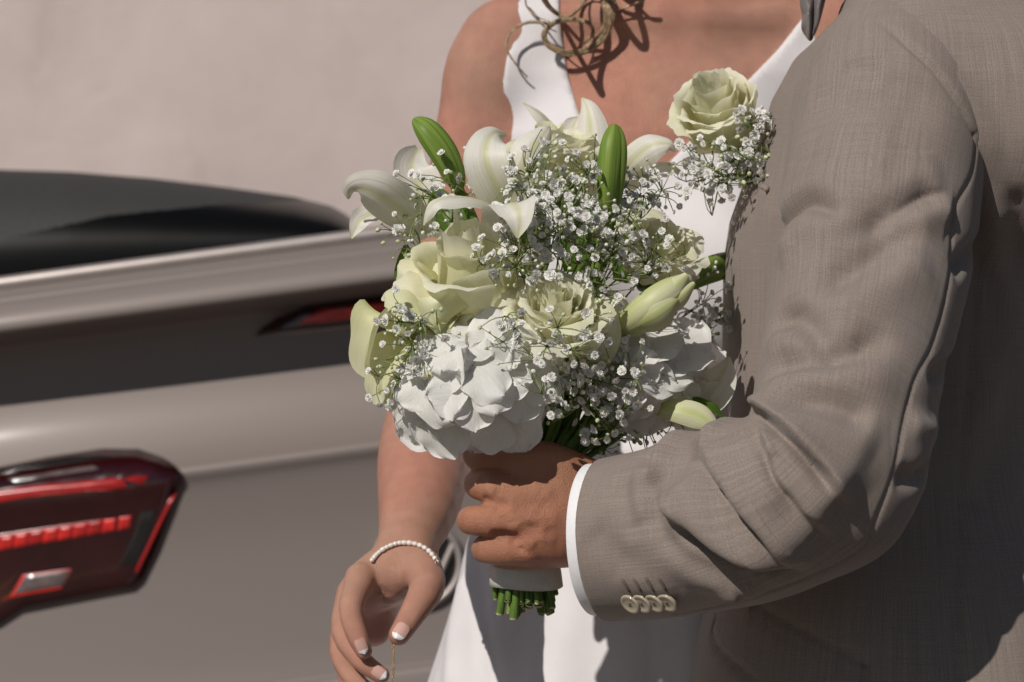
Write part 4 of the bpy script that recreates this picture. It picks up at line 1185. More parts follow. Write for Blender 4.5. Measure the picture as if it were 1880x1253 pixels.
# ------------------------------------------------------------------ bouquet
bq = empty('bouquet', P(965, 1000, 1.97), 'hand-tied bouquet of cream roses, white lilies, hydrangea and gypsophila held in one hand', 'bouquet')
# stems, cut ends, ribbon
r = np.random.RandomState(3); CX = P(965, 1000, 1.972)
for k in range(46):
    a = k * 2.399; rad = .0235 * math.sqrt((k + .5) / 46)
    ox, oy = rad * math.cos(a), rad * math.sin(a)
    tip = np.array([CX[0] + ox * 1.22 + r.normal(0, .0012), CX[1] + oy * 1.1, P(0, 1118 + r.uniform(-22, 14) - (14 if abs(ox) > .018 else 0), 1.97)[2]])
    grip = np.array([CX[0] + ox * .80, CX[1] + oy * .80, P(0, 1000, 1.97)[2]])
    neck = np.array([CX[0] + ox * .95 + .008, CX[1] + oy * .9, P(0, 880, 1.97)[2]])
    topp = np.array([P(1035, 0, 1.99)[0] + ox * 2.7, 1.992 + oy * 1.5, P(0, 770 + r.uniform(-30, 10), 1.99)[2]])
    hi_ = np.array([P(1035, 0, 1.99)[0] + ox * 4.2, 2.0 + oy * 2.2, P(0, 640, 2.0)[2]])
    rr = r.uniform(.0017, .0039)
    v, f = tube(spline([tip, grip, neck, topp, hi_], 22), rr * np.linspace(1.1, .75, 22), 9, caps=False)
    s_ = mk('stem', v, f, M['stem'] if k % 5 else M['bud'], bq)
    v, f = tube([tip + [0, 0, .0006], tip + [r.normal(0, .0006), r.normal(0, .0006), -.0010]], [rr * 1.1, rr * .92], 9)
    mk('cut_end', v, f, M['stem_cut'], s_)
th = np.linspace(0, 2 * np.pi, 48, endpoint=False); Vr = []
zs = [P(0, y, 1.97)[2] for y in (880, 905, 960, 1010, 1040, 1050, 1064, 1078, 1078, 1060)]
for i, (z, ra) in enumerate(zip(zs, (.0262, .0262, .0262, .0268, .0280, .0290, .0296, .0302, .0290, .0285))):
    jag = .0004 * np.sin(th * 7 + i) + .0005 * np.sin(th * 3 + i * .4)
    Vr.append(np.stack([CX[0] + (ra + jag) * np.cos(th), CX[1] + (ra + jag) * .95 * np.sin(th), np.full(48, z) + .0012 * np.sin(th * 2 + .5) * (i > 4)], 1))
mk('ribbon', np.concatenate(Vr), gridF(10, 48, True), M['ribbon'], bq)

# roses
rose(bq, (852, 452, 1.925), (-.08, -.42, .90), R=.0475, H=.084, drop=.46, n=15, spin=.6, seed=4, open_=1.15)
rose(bq, (1018, 556, 1.905), (.03, -.66, .75), R=.0395, H=.064, lean=.035, n=23, spin=1.9, seed=9, open_=.95)
rose(bq, (1210, 438, 2.005), (.25, -.55, .80), R=.040, H=.055, n=18, spin=.3, seed=14, open_=1.2)
rose(bq, (1012, 262, 2.045), (-.05, -.25, .97), R=.040, H=.060, n=18, spin=2.5, seed=21, open_=1.15)
rose(bq, (765, 580, 1.935), (-.62, -.62, .30), R=.038, H=.055, n=17, spin=1.2, seed=33, open_=1.3, mat='rose_green', outer='rose_green')
def loose(ctrl, widths, nh, mat, parent, name='petal', **k):
    v, f, uv = strip(ctrl, widths, nh, **k); return mk(name, v, f, M[mat], parent, uv=uv)
def flower(name):
    e = bpy.data.objects.new(name, None); COL.objects.link(e); e.empty_display_size = .02; set_parent(e, bq); return e
# loose guard petals low on the left and round the middle
g = flower('rose')
loose([(752, 575, 1.95), (722, 572, 1.925), (694, 590, 1.915), (680, 630, 1.918), (676, 668, 1.925), (688, 700, 1.93)], [.012, .019, .020, .017, .012, .003], (-.75, -.6, .1), 'rose_green', g, cup=[.3, .6, .75, .5], ruffle=.0022, wave=2.2, seed=2)
loose([(765, 620, 1.945), (735, 630, 1.925), (710, 668, 1.918), (698, 710, 1.922), (692, 744, 1.925)], [.010, .017, .017, .012, .003], (-.45, -.85, .1), 'rose_green', g, cup=[.2, .45, .6, .3], ruffle=.0026, wave=2.4, seed=3)
loose([(770, 665, 1.945), (742, 690, 1.925), (722, 722, 1.922), (716, 752, 1.93)], [.010, .015, .012, .003], (-.2, -.95, .0), 'rose_green', g, cup=.3, ruffle=.002, seed=11)
loose([(805, 610, 1.94), (785, 568, 1.905), (752, 540, 1.895), (712, 536, 1.905), (700, 548, 1.91)], [.012, .019, .021, .013, .003], (-.1, -.6, .8), 'rose_green', g, cup=[-.2, -.35, -.5, -.3], ruffle=.0022, seed=5)
loose([(835, 622, 1.93), (822, 588, 1.902), (800, 560, 1.893), (790, 540, 1.9)], [.012, .019, .016, .004], (-.2, -.85, .5), 'rose_green', g, cup=.35, ruffle=.002, seed=6)
loose([(790, 640, 1.935), (775, 610, 1.905), (760, 580, 1.90), (752, 562, 1.91)], [.012, .018, .016, .005], (-.3, -.9, .3), 'rose_green', g, cup=.4, ruffle=.002, seed=12)
loose([(800, 500, 1.945), (765, 480, 1.93), (735, 492, 1.925), (728, 515, 1.93)], [.012, .017, .014, .006], (-.3, -.6, .75), 'rose', g, cup=-.4, ruffle=.0018, seed=7)
loose([(820, 540, 1.93), (780, 520, 1.905), (745, 512, 1.905), (722, 520, 1.912)], [.012, .018, .015, .004], (-.2, -.7, .7), 'rose', g, cup=-.4, ruffle=.0018, seed=13)
g = flower('rose')
loose([(1040, 660, 1.945), (1000, 655, 1.925), (965, 620, 1.92), (945, 585, 1.925)], [.012, .022, .020, .008], (-.2, -.9, .25), 'rose', g, cup=.35, ruffle=.001, seed=8)
loose([(1045, 680, 1.945), (1075, 640, 1.925), (1098, 600, 1.925), (1112, 560, 1.93)], [.012, .022, .020, .007], (.3, -.9, .25), 'rose', g, cup=.35, ruffle=.001, seed=9)
loose([(1105, 640, 1.955), (1122, 600, 1.945), (1125, 560, 1.945), (1110, 540, 1.95)], [.010, .014, .012, .005], (.2, -.9, .2), 'rose', g, cup=.35, seed=10)
# lilies
g = flower('lily')
loose([(790, 432, 1.995), (745, 395, 1.965), (700, 362, 1.945), (662, 347, 1.94), (642, 352, 1.945), (640, 366, 1.95)], [.008, .018, .0195, .014, .007, .001], (.25, -.75, -.55), 'lily', g, cup=[-.1, -.35, -.5, -.4], ruffle=.0010, keel=.08, seed=1)
loose([(720, 395, 1.985), (685, 393, 1.975), (660, 408, 1.97), (645, 438, 1.97)], [.004, .010, .0085, .001], (.1, -.8, .5), 'lily', g, cup=.35, ruffle=.0012, keel=.08, seed=2)
loose([(800, 400, 2.05), (772, 345, 2.055), (755, 305, 2.06), (768, 272, 2.075)], [.010, .019, .0175, .004], (.3, -.9, .1), 'lily', g, cup=.3, keel=.06, seed=3)
g = flower('lily')
loose([(945, 398, 1.99), (915, 350, 1.972), (893, 300, 1.965), (893, 262, 1.972), (908, 243, 1.99), (930, 246, 2.01)], [.012, .0185, .0185, .0155, .010, .002], (-.15, -.97, .15), 'lily', g, cup=[.2, .25, -.1, -.5], ruffle=.0010, keel=.07, seed=4)
loose([(925, 395, 1.955), (885, 368, 1.922), (840, 361, 1.905), (802, 368, 1.897), (783, 390, 1.897), (777, 414, 1.90)], [.007, .011, .0125, .0105, .007, .001], (-.05, -.45, .9), 'lily', g, cup=-.45, ruffle=.0012, keel=.06, seed=5)
loose([(925, 478, 1.935), (922, 432, 1.915), (926, 398, 1.902), (934, 377, 1.892), (946, 378, 1.880), (954, 400, 1.873), (950, 438, 1.874)], [.010, .016, .0185, .0200, .0185, .0130, .001],
      [(-.25, -1, .1), (-.25, -1, .1), (-.2, -1, -.2), (0, -.2, -1), (.1, .8, -.6), (.2, 1, 0), (.2, 1, .1)], 'lily', g, cup=[.25, .3, .1, -.35, -.5], ruffle=.0012, keel=.07, seed=6)
loose([(938, 350, 1.985), (958, 312, 1.975), (980, 272, 1.975), (1003, 240, 1.985), (1010, 232, 1.995)], [.008, .0145, .0165, .008, .001], (.2, -.95, .2), 'lily', g, cup=[-.3, -.5, -.55, -.3], keel=.06, seed=7)
loose([(950, 385, 1.98), (975, 360, 1.965), (990, 330, 1.965)], [.010, .014, .005], (.1, -.95, .2), 'lily', g, cup=.2, seed=8)
g = flower('lily')
loose([(1092, 360, 2.06), (1083, 300, 2.055), (1083, 240, 2.055), (1078, 200, 2.06), (1068, 180, 2.07)], [.010, .0155, .0155, .0095, .001], (-.3, -.92, .15), 'lily', g, cup=[-.2, -.4, -.5, -.3], keel=.12, seed=9)
loose([(1030, 270, 2.085), (1012, 230, 2.08), (990, 207, 2.075), (961, 189, 2.075)], [.005, .008, .007, .001], (.4, -.7, .6), 'lily', g, cup=-.6, keel=.1, seed=10)
loose([(1140, 325, 2.05), (1162, 292, 2.035), (1195, 266, 2.025), (1228, 264, 2.025), (1240, 278, 2.03)], [.008, .014, .014, .008, .001], (.2, -.85, .45), 'lily', g, cup=[-.1, -.4, -.5, -.3], keel=.08, seed=11)
loose([(1150, 345, 2.06), (1185, 315, 2.055), (1222, 302, 2.05), (1262, 323, 2.05)], [.007, .010, .009, .001], (.1, -.6, .8), 'lily', g, cup=-.3, keel=.08, seed=12)
loose([(1060, 330, 2.08), (1050, 280, 2.085), (1052, 235, 2.09), (1062, 215, 2.095)], [.008, .012, .010, .001], (0, -.95, .2), 'lily', g, cup=.3, seed=13)
loose([(1082, 430, 1.945), (1092, 408, 1.94), (1104, 392, 1.945), (1114, 381, 1.95)], [.005, .0075, .006, .001], (-.3, -.9, .2), 'lily', g, cup=-.5, seed=14)
g = flower('lily')
loose([(1180, 738, 1.975), (1235, 750, 1.955), (1285, 764, 1.95), (1325, 796, 1.95)], [.006, .010, .011, .002], (0, -.95, .25), 'bud_pale', g, cup=-.4, keel=.08, seed=15)
loose([(1262, 748, 2.0), (1300, 722, 1.985), (1325, 690, 1.98), (1339, 655, 1.98)], [.012, .0175, .0135, .001], (.3, -.85, .2), 'lily', g, cup=.3, keel=.08, seed=16)
# buds
def stalk(pts, rad, mat='stem', name='stem'):
    v, f = tube(spline([P(*q) for q in pts], 14), rad, 8); return mk(name, v, f, M[mat], bq)
bud(bq, [(843, 352, 1.985), (836, 330, 1.98), (815, 285, 1.975), (786, 244, 1.975), (766, 224, 1.98), (760, 218, 1.982)], [.003, .0085, .0118, .0108, .0055, .0008])
stalk([(842, 348, 1.985), (856, 375, 1.985), (875, 420, 1.99), (930, 560, 2.0)], .0045)
bud(bq, [(1116, 392, 1.96), (1118, 372, 1.957), (1121, 320, 1.95), (1125, 270, 1.95), (1128, 238, 1.955), (1129, 229, 1.957)], [.004, .0092, .0118, .0112, .0062, .0008])
stalk([(1116, 388, 1.96), (1110, 430, 1.965), (1095, 500, 1.98), (1070, 620, 2.0)], .005, 'bud')
bud(bq, [(1215, 540, 2.06), (1250, 520, 2.07), (1290, 500, 2.09), (1330, 487, 2.13), (1365, 480, 2.17)], [.004, .0090, .0115, .0115, .008])
pb = flower('lily_bud')
bud(pb, [(1140, 606, 1.945), (1155, 596, 1.935), (1190, 570, 1.922), (1228, 540, 1.922), (1258, 518, 1.93), (1268, 510, 1.935)], [.005, .0105, .0148, .0130, .007, .002], 'bud_pale', 'bud_core', groove=.10)
loose([(1140, 608, 1.937), (1165, 597, 1.918), (1200, 580, 1.907), (1232, 560, 1.908), (1252, 546, 1.916)], [.006, .0145, .0175, .013, .003], (.0, -.95, -.25), 'bud_pale', pb, cup=-.55, keel=-.04, seed=17)
loose([(1148, 598, 1.937), (1165, 575, 1.920), (1195, 545, 1.914), (1228, 522, 1.92), (1256, 506, 1.928)], [.004, .009, .012, .010, .003], (-.25, -.8, .5), 'bud_pale', pb, cup=-.55, keel=-.05, seed=18)
loose([(1195, 580, 1.93), (1228, 560, 1.915), (1256, 540, 1.914), (1276, 520, 1.922)], [.006, .010, .008, .002], (.4, -.9, .1), 'bud_pale', pb, cup=-.5, keel=-.05, seed=19)
loose([(1200, 560, 1.925), (1235, 530, 1.912), (1262, 504, 1.918)], [.005, .009, .003], (.3, -.9, .4), 'bud_pale', pb, cup=-.5, keel=-.05, seed=20)
# leaves
for k, (c, w, nh) in enumerate([
    ([(1245, 738, 1.97), (1300, 748, 1.97), (1345, 786, 1.98)], [.003, .0075, .001], (0, -.6, .8)),
    ([(1090, 470, 1.99), (1105, 420, 1.985), (1128, 372, 1.99)], [.006, .011, .002], (.2, -.9, .2)),
    ([(905, 560, 1.985), (925, 520, 1.98), (935, 470, 1.985)], [.008, .012, .003], (-.1, -.95, .2)),
    ([(1010, 790, 1.99), (1040, 760, 1.975), (1080, 720, 1.98)], [.005, .010, .002], (.2, -.9, .3)),
    ([(985, 820, 1.985), (985, 770, 1.97), (1000, 720, 1.975)], [.004, .009, .002], (-.1, -.95, .2)),
    ([(1060, 820, 1.985), (1082, 780, 1.972), (1125, 745, 1.975)], [.004, .008, .002], (.2, -.9, .3)),
    ([(1098, 835, 1.99), (1102, 800, 1.985), (1092, 760, 1.985)], [.005, .007, .003], (.2, -.9, .0)),
    ([(1160, 640, 2.0), (1200, 600, 2.0), (1240, 590, 2.01)], [.008, .014, .002], (.1, -.9, .4)),
    ([(870, 500, 2.02), (820, 400, 2.03), (800, 340, 2.05)], [.010, .016, .002], (0, -.9, .3)),
    ([(980, 500, 2.03), (970, 420, 2.03), (955, 350, 2.04)], [.012, .018, .003], (0, -.9, .3)),
    ([(1060, 500, 2.03), (1060, 420, 2.03), (1040, 330, 2.04)], [.012, .018, .003], (0, -.9, .3)),
    ([(1150, 520, 2.04), (1160, 450, 2.05), (1180, 370, 2.06)], [.012, .016, .003], (0, -.9, .3)),
    ([(760, 700, 1.99), (735, 660, 1.98), (715, 620, 1.985)], [.008, .012, .002], (-.2, -.9, .1)),
    ([(770, 540, 2.0), (750, 500, 2.0), (745, 450, 2.01)], [.008, .012, .002], (-.2, -.9, .1)),
    ([(1080, 700, 1.99), (1060, 650, 1.985), (1090, 610, 1.985)], [.010, .015, .003], (0, -.9, .3)),
    ([(900, 640, 2.0), (930, 600, 2.0), (945, 540, 2.0)], [.012, .016, .003], (0, -.9, .3))]):
    loose(c, w, nh, 'leaf', bq, 'leaf', cup=.25, ruffle=.0008, keel=.1, seed=40 + k)
# hydrangeas
hydrangea(bq, (870, 700, 1.965), [
    (868, 718, 1.868, (.05, -.95, -.10)), (790, 690, 1.882, (-.5, -.8, .15)), (838, 632, 1.886, (-.2, -.75, .6)), (915, 630, 1.888, (.15, -.75, .6)),
    (955, 690, 1.884, (.5, -.85, .1)), (800, 762, 1.896, (-.35, -.85, -.35)), (935, 765, 1.890, (.3, -.85, -.35)), (868, 672, 1.872, (-.05, -.85, .5)),
    (865, 788, 1.910, (0, -.6, -.75)), (880, 595, 1.915, (0, -.4, .9)), (985, 735, 1.915, (.8, -.6, -.1)), (765, 730, 1.91, (-.85, -.5, -.1)), (900, 690, 1.872, (.2, -.9, .3)), (760, 770, 1.918, (-.6, -.7, -.4)), (835, 760, 1.888, (-.1, -.9, -.3))], 5)
hydrangea(bq, (1190, 690, 2.03), [
    (1120, 645, 1.958, (-.4, -.8, .4)), (1185, 632, 1.960, (0, -.75, .6)), (1245, 640, 1.97, (.3, -.75, .5)), (1170, 700, 1.950, (-.15, -.95, .05)),
    (1240, 705, 1.962, (.4, -.9, 0)), (1285, 690, 1.99, (.75, -.6, .1)), (1205, 745, 1.965, (.1, -.8, -.5)), (1105, 705, 1.97, (-.75, -.6, -.1)), (1270, 745, 1.985, (.5, -.7, -.4)), (1145, 675, 1.952, (-.3, -.9, .1)), (1215, 670, 1.954, (.1, -.9, .25)), (1150, 745, 1.965, (-.3, -.8, -.4))], 6)
# gypsophila
SPR = [  # hub (px,py,depth), spread m, florets
    ((800, 352, 1.965), .022, 8), ((785, 395, 1.955), .018, 6), ((748, 455, 1.955), .018, 2), ((742, 425, 1.965), .014, 1), ((868, 318, 1.985), .016, 4),
    ((742, 585, 1.880), .015, 5), ((775, 598, 1.875), .015, 4), ((748, 640, 1.880), .018, 6), ((725, 690, 1.890), .017, 6), ((800, 560, 1.92), .010, 2),
    ((985, 320, 1.945), .022, 11), ((1035, 338, 1.940), .022, 11), ((1080, 318, 1.955), .018, 7), ((960, 350, 1.935), .018, 7), ((1000, 385, 1.915), .024, 12),
    ((1050, 395, 1.915), .022, 11), ((960, 430, 1.905), .022, 9), ((955, 475, 1.893), .019, 10), ((1010, 440, 1.905), .024, 12), ((1075, 440, 1.910), .024, 12),
    ((1120, 430, 1.925), .020, 8), ((905, 485, 1.905), .012, 4), ((1160, 360, 1.975), .020, 8), ((1205, 355, 1.99), .018, 6), ((1130, 375, 1.96), .016, 6),
    ((1110, 500, 1.925), .022, 10), ((1165, 475, 1.945), .024, 10), ((1215, 475, 1.965), .022, 8), ((1255, 490, 2.03), .018, 5), ((1150, 430, 1.95), .020, 7), ((1090, 545, 1.915), .015, 4),
    ((1288, 575, 2.07), .022, 8), ((1306, 610, 2.08), .018, 5), ((930, 610, 1.870), .014, 4), ((975, 655, 1.860), .018, 5), ((1035, 625, 1.857), .018, 6),
    ((1085, 600, 1.902), .016, 6), ((1075, 645, 1.902), .016, 6), ((1035, 690, 1.905), .022, 11), ((1080, 700, 1.915), .022, 10), ((1120, 735, 1.925), .021, 10),
    ((1050, 735, 1.915), .018, 6), ((1135, 690, 1.925), .018, 6), ((1140, 650, 1.93), .014, 4), ((1000, 735, 1.915), .014, 3), ((1110, 770, 1.935), .016, 6), ((1010, 600, 1.90), .010, 2)]
for k, (hub, sp_, n) in enumerate(SPR):
    fx = (hub[0] - 1000) / 500; fy = (560 - hub[1]) / 500
    spray(bq, (990 + (hub[0] - 990) * .45, 660 + (hub[1] - 660) * .35, 2.0), hub, sp_ * 1.2, int(n * (1.0 if (1135 < hub[0] < 1280 and 380 < hub[1] < 520) or hub[1] < 330 else 1.9)), 200 + k, nb=int(n * 1.2) + 4, face=(fx, -1, fy + .25))
for k, (hub, sp_) in enumerate([((1200, 775, 1.99), .026), ((1170, 795, 1.985), .022), ((1130, 800, 1.985), .018), ((1230, 790, 1.995), .02), ((800, 800, 1.95), .010), ((718, 742, 1.945), .010)]):
    spray(bq, (1060 if hub[0] > 1000 else 850, 740, 1.99), hub, sp_, 0, 300 + k, nb=15 if hub[0] > 1000 else 6, face=((hub[0] - 1000) / 400, -.6, -.3))

# ------------------------------------------------------------------ buttonhole flower in the breast pocket
bt = empty('buttonhole_flower', P(1385, 340, 2.065), 'single cream rose with gypsophila tucked into the breast pocket', 'flower')
rose(bt, (1308, 180, 2.050), (-.30, -.66, .69), R=.0365, H=.078, lean=.045, n=23, spin=.9, seed=52, open_=.62)
v, f = tube(spline([P(1335, 270, 2.065), P(1362, 310, 2.070), P(1385, 350, 2.075)], 8), .003, 8); mk('stem', v, f, M['stem'], bt)
for k, (hub, sp_, n) in enumerate([((1290, 300, 2.035), .020, 8), ((1262, 285, 2.035), .014, 4), ((1310, 325, 2.040), .018, 7), ((1355, 305, 2.030), .020, 10), ((1392, 260, 2.030), .018, 9), ((1378, 215, 2.030), .013, 5),
                                   ((1398, 218, 2.05), .010, 4), ((1330, 340, 2.045), .012, 3), ((1275, 325, 2.040), .014, 4), ((1385, 300, 2.035), .014, 6), ((1340, 285, 2.027), .012, 4)]):
    spray(bt, (1370, 325, 2.065), hub, sp_ * 1.1, int(n * 1.8), 400 + k, nb=n, face=((hub[0] - 1360) / 300, -1, (300 - hub[1]) / 300), size=.0042)
print('florets', FLORET_COUNT[0])
# ------------------------------------------------------------------ car
CAR = empty('parked_car', (-0.13, 3.3, 0.05), 'grey-brown car parked with its tail lamps towards the bouquet', 'car')
ROLL = math.radians(7.6); YAW = math.radians(3.0)
CR = Matrix.Rotation(-ROLL, 3, 'Y') @ Matrix.Rotation(YAW, 3, 'Z'); CRn = np.array(CR)
CO = np.array([-0.13, 3.30, 0.0])
def cw(p): return CO + np.asarray(p, float) @ CRn.T
def paint_mat():
    t = NT('car_paint'); c = t.coord(); fl = t.noise(c, 2500.0, 2); n = t.noise(c, 3.0, 3)
    t.set(Base_Color=t.mix(fl, (.195, .160, .145), (.240, .202, .185)), Metallic=.10, Roughness=t.math('ADD', t.math('MULTIPLY', n, .08), .52), Coat_Weight=.10, Coat_Roughness=.22)
    return t.m
M['paint'] = paint_mat()
M['chrome'] = plain('brushed_trim', (.40, .355, .335), .5, .6, var=.04)
M['gloss_black'] = plain('gloss_black', (.012, .011, .011), .12, var=.1, coat=.5)
M['top_cloth'] = plain('dark_top_cloth', (.035, .035, .034), .75, var=.25, scale=300)
M['dark_glass'] = plain('dark_glass', (.004, .004, .004), .3, var=.1, spec=.15)
M['lens'] = plain('dark_red_lens', (.026, .0022, .0028), .10, var=.3, scale=18, coat=.8)
M['lamp_red'] = plain('red_reflector', (.62, .022, .018), .3, var=.35, scale=70, coat=.6)
M['lamp_red2'] = plain('red_strip', (.40, .014, .014), .25, var=.2, scale=40, coat=.6)
M['lamp_clear'] = plain('clear_lens', (.13, .10, .10), .15, var=.25, scale=90, coat=.6)
M['tyre'] = plain('tyre_rubber', (.02, .02, .02), .85)
M['rim'] = plain('alloy_rim', (.4, .4, .4), .3, .9)
# plan loop (metres, y forward) and vertical profile (inset, height)
hw = .905
def plan(n=260):
    P_ = [(0, 0), (-.35, .012), (-.62, .055), (-.80, .15), (-.885, .32), (-.905, .7), (-.905, 1.6), (-.905, 2.8), (-.88, 3.55), (-.78, 3.95), (-.5, 4.15), (0, 4.22)]
    L = P_ + [(-x, y) for x, y in P_[-2:0:-1]]
    p = np.array(L + [L[0], L[1], L[2]]); q = spline(np.array([L[-1]] + list(p)), 4000)
    q = q[(np.arange(len(q)) > 4000 / (len(L) + 3)) & (np.arange(len(q)) < 4000 * (len(L) + 1) / (len(L) + 3))]
    d = np.concatenate([[0], np.cumsum(np.linalg.norm(np.diff(q, axis=0), axis=1))])
    s = np.linspace(0, d[-1], n, endpoint=False)
    return np.stack([np.interp(s, d, q[:, 0]), np.interp(s, d, q[:, 1])], 1)
pl_ = plan(); tn = nrm(np.roll(pl_, -1, 0) - np.roll(pl_, 1, 0)); inn = np.stack([tn[:, 1], -tn[:, 0]], 1)
if np.dot(inn[0], [0, 1]) < 0: inn = -inn
PROF = [(.14, .16), (.05, .20), (-.005, .30), (-.035, .42), (-.045, .56), (-.035, .640), (-.028, .652), (-.020, .655), (-.018, .662), (-.012, .70), (-.004, .78), (.000, .86), (-.004, .93), (-.010, .950),
        (-.008, .960), (.008, .972), (.030, .995), (.052, 1.03), (.066, 1.07), (.072, 1.11), (.072, 1.142), (.066, 1.160), (.020, 1.170), (-.020, 1.174), (-.030, 1.180), (-.026, 1.196), (-.012, 1.211), (-.004, 1.216), (.006, 1.218), (.012, 1.224), (.045, 1.234), (.09, 1.242), (.14, 1.246)]
pr = spline(PROF, 120)
rows = []
for ins, z in pr:
    rows.append(np.stack([pl_[:, 0] + inn[:, 0] * ins, pl_[:, 1] + inn[:, 1] * ins, np.full(len(pl_), z)], 1))
for k in (.3, .6, .85): rows.append(rows[-1] * [1 - k * .3, 1, 1] + [0, k * .3 * .2, .003])
Vc = cw(np.concatenate(rows)); Fc = gridF(len(rows), len(pl_), True)
last = np.arange((len(rows) - 1) * len(pl_), len(rows) * len(pl_))
s = Soup(); s.add(Vc, Fc)
cen_ = cw([[0, 2.0, 1.24]]); n0 = s.n; s.add(cen_, np.array([[0, 0, 0, 0]])); s.F.pop()
s.F.append(np.stack([last, np.roll(last, -1), np.full(len(last), n0), np.full(len(last), n0)], 1))
body = s.build('body', M['paint'], CAR)
cc = Caster(Vc, Fc)
def patch(poly, off, name, mat, parent, rings=6, lift=0.0):
    """plate that follows the body panel inside a photographed outline"""
    p = np.asarray(poly, float)
    seg = [np.linspace(0, 1, 7)[:-1, None] * (b - a) + a for a, b in zip(p, np.roll(p, -1, 0))]
    o = np.concatenate(seg); m = o.mean(0); V_ = []
    for k in range(rings):
        sc = 1 - k / rings
        for x, y in m + (o - m) * sc:
            h, n = cc.hit(x, y)
            n = n if n[1] < 0 else -n
            e = off if k > 0 else off * .55
            V_.append(h + n * (e + lift))
    n_ = len(o)
    skirt = []
    for x, y in o:
        h, n = cc.hit(x, y); n = n if n[1] < 0 else -n; skirt.append(h - n * .004)
    V_ = np.concatenate([skirt, V_]); Fp = gridF(rings + 1, n_, True)
    h, n = cc.hit(*m); n = n if n[1] < 0 else -n
    V_ = np.concatenate([V_, [h + n * (off + lift)]]); l = np.arange(rings * n_, (rings + 1) * n_)
    s = Soup(); s.add(V_, np.concatenate([Fp, np.stack([l, np.roll(l, -1), np.full(n_, len(V_) - 1), np.full(n_, len(V_) - 1)], 1)]))
    return s.build(name, mat, parent)
LAMP = [(-230, 905), (0, 862), (90, 843), (190, 828), (255, 829), (300, 845), (333, 868), (336, 884), (318, 935), (290, 1010), (262, 1068), (246, 1082), (120, 1106), (40, 1122), (0, 1148), (-230, 1240)]
lamp = patch(LAMP, .010, 'tail_lamp', M['lens'], CAR)
L2 = .0108
for poly, mat, nm in [
    ([(-200, 932), (0, 906), (55, 898), (295, 872), (298, 886), (55, 913), (0, 922), (-200, 950)], 'lamp_red2', 'light_bar'),
    ([(-20, 893), (60, 882), (150, 866), (212, 858), (226, 868), (100, 886), (60, 893), (0, 900)], 'lamp_clear', 'reflector'),
    ([(316, 905), (326, 903), (250, 1064), (240, 1066)], 'lamp_red2', 'light_bar'),
    ([(-20, 1112), (6, 1100), (36, 1048), (157, 1032), (160, 1036), (133, 1083), (6, 1106)], 'lamp_red', 'lamp_frame'),
    ([(-140, 888), (0, 868), (150, 840), (230, 838), (262, 843), (200, 851), (90, 868), (0, 878), (-140, 900)], 'gloss_black', 'lamp_frame'),
    ([(262, 922), (300, 916), (292, 950), (255, 1052), (205, 1060), (240, 990)], 'gloss_black', 'lamp_frame')]:
    patch(poly, L2, nm, M[mat], lamp, rings=3)
patch([(14, 1098), (40, 1053), (148, 1039), (126, 1079)], .0122, 'reversing_lamp', M['lamp_clear'], lamp, rings=3)
patch([(-60, 984), (0, 975), (248, 938), (240, 974), (0, 1014), (-60, 1022)], L2, 'light_bar', M['lamp_red2'], lamp, rings=3)
for k in range(9):
    x0 = 218 - k * 27; y0 = 945 + k * 4.6
    patch([(x0, y0), (x0 + 29, y0 - 4), (x0 + 25, y0 + 26), (x0 - 4, y0 + 32)], L2 + .0008 + .0003 * (k % 2), 'light_segment', M['lamp_red'] if k % 4 != 2 else M['lamp_red2'], lamp, rings=3)
bl = patch([(472, 614), (484, 600), (512, 582), (566, 560), (640, 550), (760, 536), (1060, 495), (1035, 535), (900, 562), (760, 582), (600, 602)], .016, 'brake_lamp', M['lens'], CAR, rings=4)
patch([(500, 604), (520, 588), (570, 568), (640, 558), (760, 544), (1030, 508), (1010, 532), (760, 572), (620, 592)], .0168, 'reflector', M['lamp_red'], bl, rings=4)
patch([(466, 620), (474, 614), (600, 601), (760, 582), (760, 588), (600, 607)], .005, 'lamp_trim', M['chrome'], CAR, rings=2)
# bright trim along the deck edge
k0 = [i for i in range(len(pl_)) if pl_[i, 1] < 1.9]
k0 = sorted(k0, key=lambda i: (i + len(pl_) // 2) % len(pl_))
tr_ = np.array([[pl_[i, 0] + inn[i, 0] * .075, pl_[i, 1] + inn[i, 1] * .075, 1.246] for i in k0])
v, f = tube(cw(tr_), .011, 8); mk('deck_trim', v, f, M['chrome'], CAR)
tr2 = np.array([[pl_[i, 0] + inn[i, 0] * .118, pl_[i, 1] + inn[i, 1] * .118, 1.250] for i in k0])
v, f = tube(cw(tr2), .008, 8); mk('deck_seal', v, f, M['gloss_black'], CAR)
# dark folded top behind the deck edge
nx_, ny_ = 110, 241; xq = np.linspace(-330, 662, nx_)
crest = np.interp(xq, [-330, 0, 130, 280, 420, 540, 610, 640, 655, 662], [316, 312, 316, 328, 345, 362, 380, 396, 416, 440])
foot = np.interp(xq, [-330, 0, 662], [600, 556, 462])
Vt = []
for i in range(ny_):
    t_ = i / (ny_ - 1); an = np.pi * t_; dd = 3.72 - .24 * math.cos(an); k_ = math.sin(an) ** .6
    Vt.append(np.array([P(x, f_ + (c_ - f_) * k_, dd) for x, c_, f_ in zip(xq, crest, foot)]))
v = np.concatenate(Vt); ff = gridF(ny_, nx_)
pxy = np.stack([940 + v[:, 0] / v[:, 1] * FPX, 626.5 - (v[:, 2] - CAM_H) / v[:, 1] * FPX], 1)[ff].mean(1)
edge = np.interp(pxy[:, 0], [-330, 0, 200, 400, 560, 640], [510, 440, 396, 376, 368, 392])
glass = (pxy[:, 1] > edge) & (np.arange(len(ff)) // (nx_ - 1) < ny_ // 2)
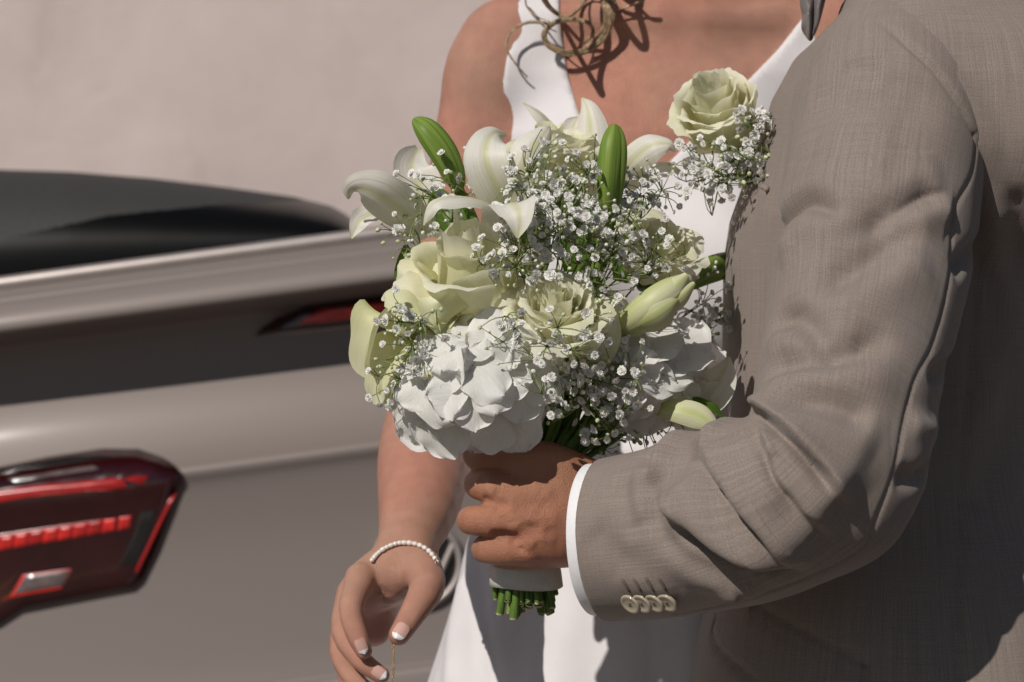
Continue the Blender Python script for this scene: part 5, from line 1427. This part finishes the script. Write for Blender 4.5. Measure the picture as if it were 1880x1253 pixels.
def part_of(sel, name, mat):
    k = np.unique(ff[sel]); m_ = np.full(len(v), -1); m_[k] = np.arange(len(k)); return mk(name, v[k], m_[ff[sel]], mat, CAR)
part_of(~glass, 'soft_top', M['top_cloth']); part_of(glass, 'rear_window', M['dark_glass'])
# emblem on the tailgate: ring and strokes
ec, en = cc.hit(766, 1034); en = en if en[1] < 0 else -en
ex = nrm(np.cross([0, 0, 1.0], -en)); ex = nrm(ex * math.cos(ROLL) + np.array([0, 0, 1]) * math.sin(ROLL)); ez = np.cross(ex, en)
if ez[2] < 0: ez = -ez
def E(a, b, o=.006): return ec + ex * a + ez * b + en * o
th = np.linspace(0, 2 * np.pi, 65)
emb = bpy.data.objects.new('emblem', None); COL.objects.link(emb); emb.empty_display_size = .02; set_parent(emb, CAR)
v, f = tube([E(.058 * math.cos(a), .058 * math.sin(a), .007) for a in th], .0055, 10, False); mk('ring', v, f, M['chrome'], emb)
v = np.array([E(0, 0, .003)] + [E(.057 * math.cos(a), .057 * math.sin(a), .003) for a in th[:-1]])
i = np.arange(64); s = Soup(); s.add(v, np.stack([i + 1, (i + 1) % 64 + 1, np.zeros(64, int), np.zeros(64, int)], 1)); s.build('disc', M['gloss_black'], emb)
for st_ in ([(-.022, .052), (0, .006), (.022, .052)], [(-.046, .034), (-.022, -.046), (0, -.006), (.022, -.046), (.046, .034)]):
    for a, b in zip(st_[:-1], st_[1:]):
        v, f = tube([E(*a), E(*b)], .0048, 8); mk('stroke', v, f, M['chrome'], emb)
# wheels
for sx in (-.80, .80):
    for yy in (.85, 3.4):
        c0 = np.array([sx, yy, .33]); a = np.linspace(0, 2 * np.pi, 33); e = -1 if sx < 0 else 1
        we = bpy.data.objects.new('wheel', None); COL.objects.link(we); we.empty_display_size = .05; set_parent(we, CAR)
        prof = [(.19, .10), (.21, .11), (.30, .11), (.325, .09), (.33, 0), (.325, -.09), (.30, -.11), (.19, -.11)]
        v = np.array([c0 + [e * (.05 + q), r_ * math.cos(x), r_ * math.sin(x)] for r_, q in prof for x in a[:-1]]); mk('tyre', cw(v), gridF(8, 32, True), M['tyre'], we)
        prof = [(.0, .09), (.05, .095), (.08, .07), (.17, .085), (.20, .10), (.20, 0)]
        v = np.array([c0 + [e * (.05 + q), r_ * math.cos(x), r_ * math.sin(x)] for r_, q in prof for x in a[:-1]]); mk('rim', cw(v), gridF(6, 32, True), M['rim'], we)
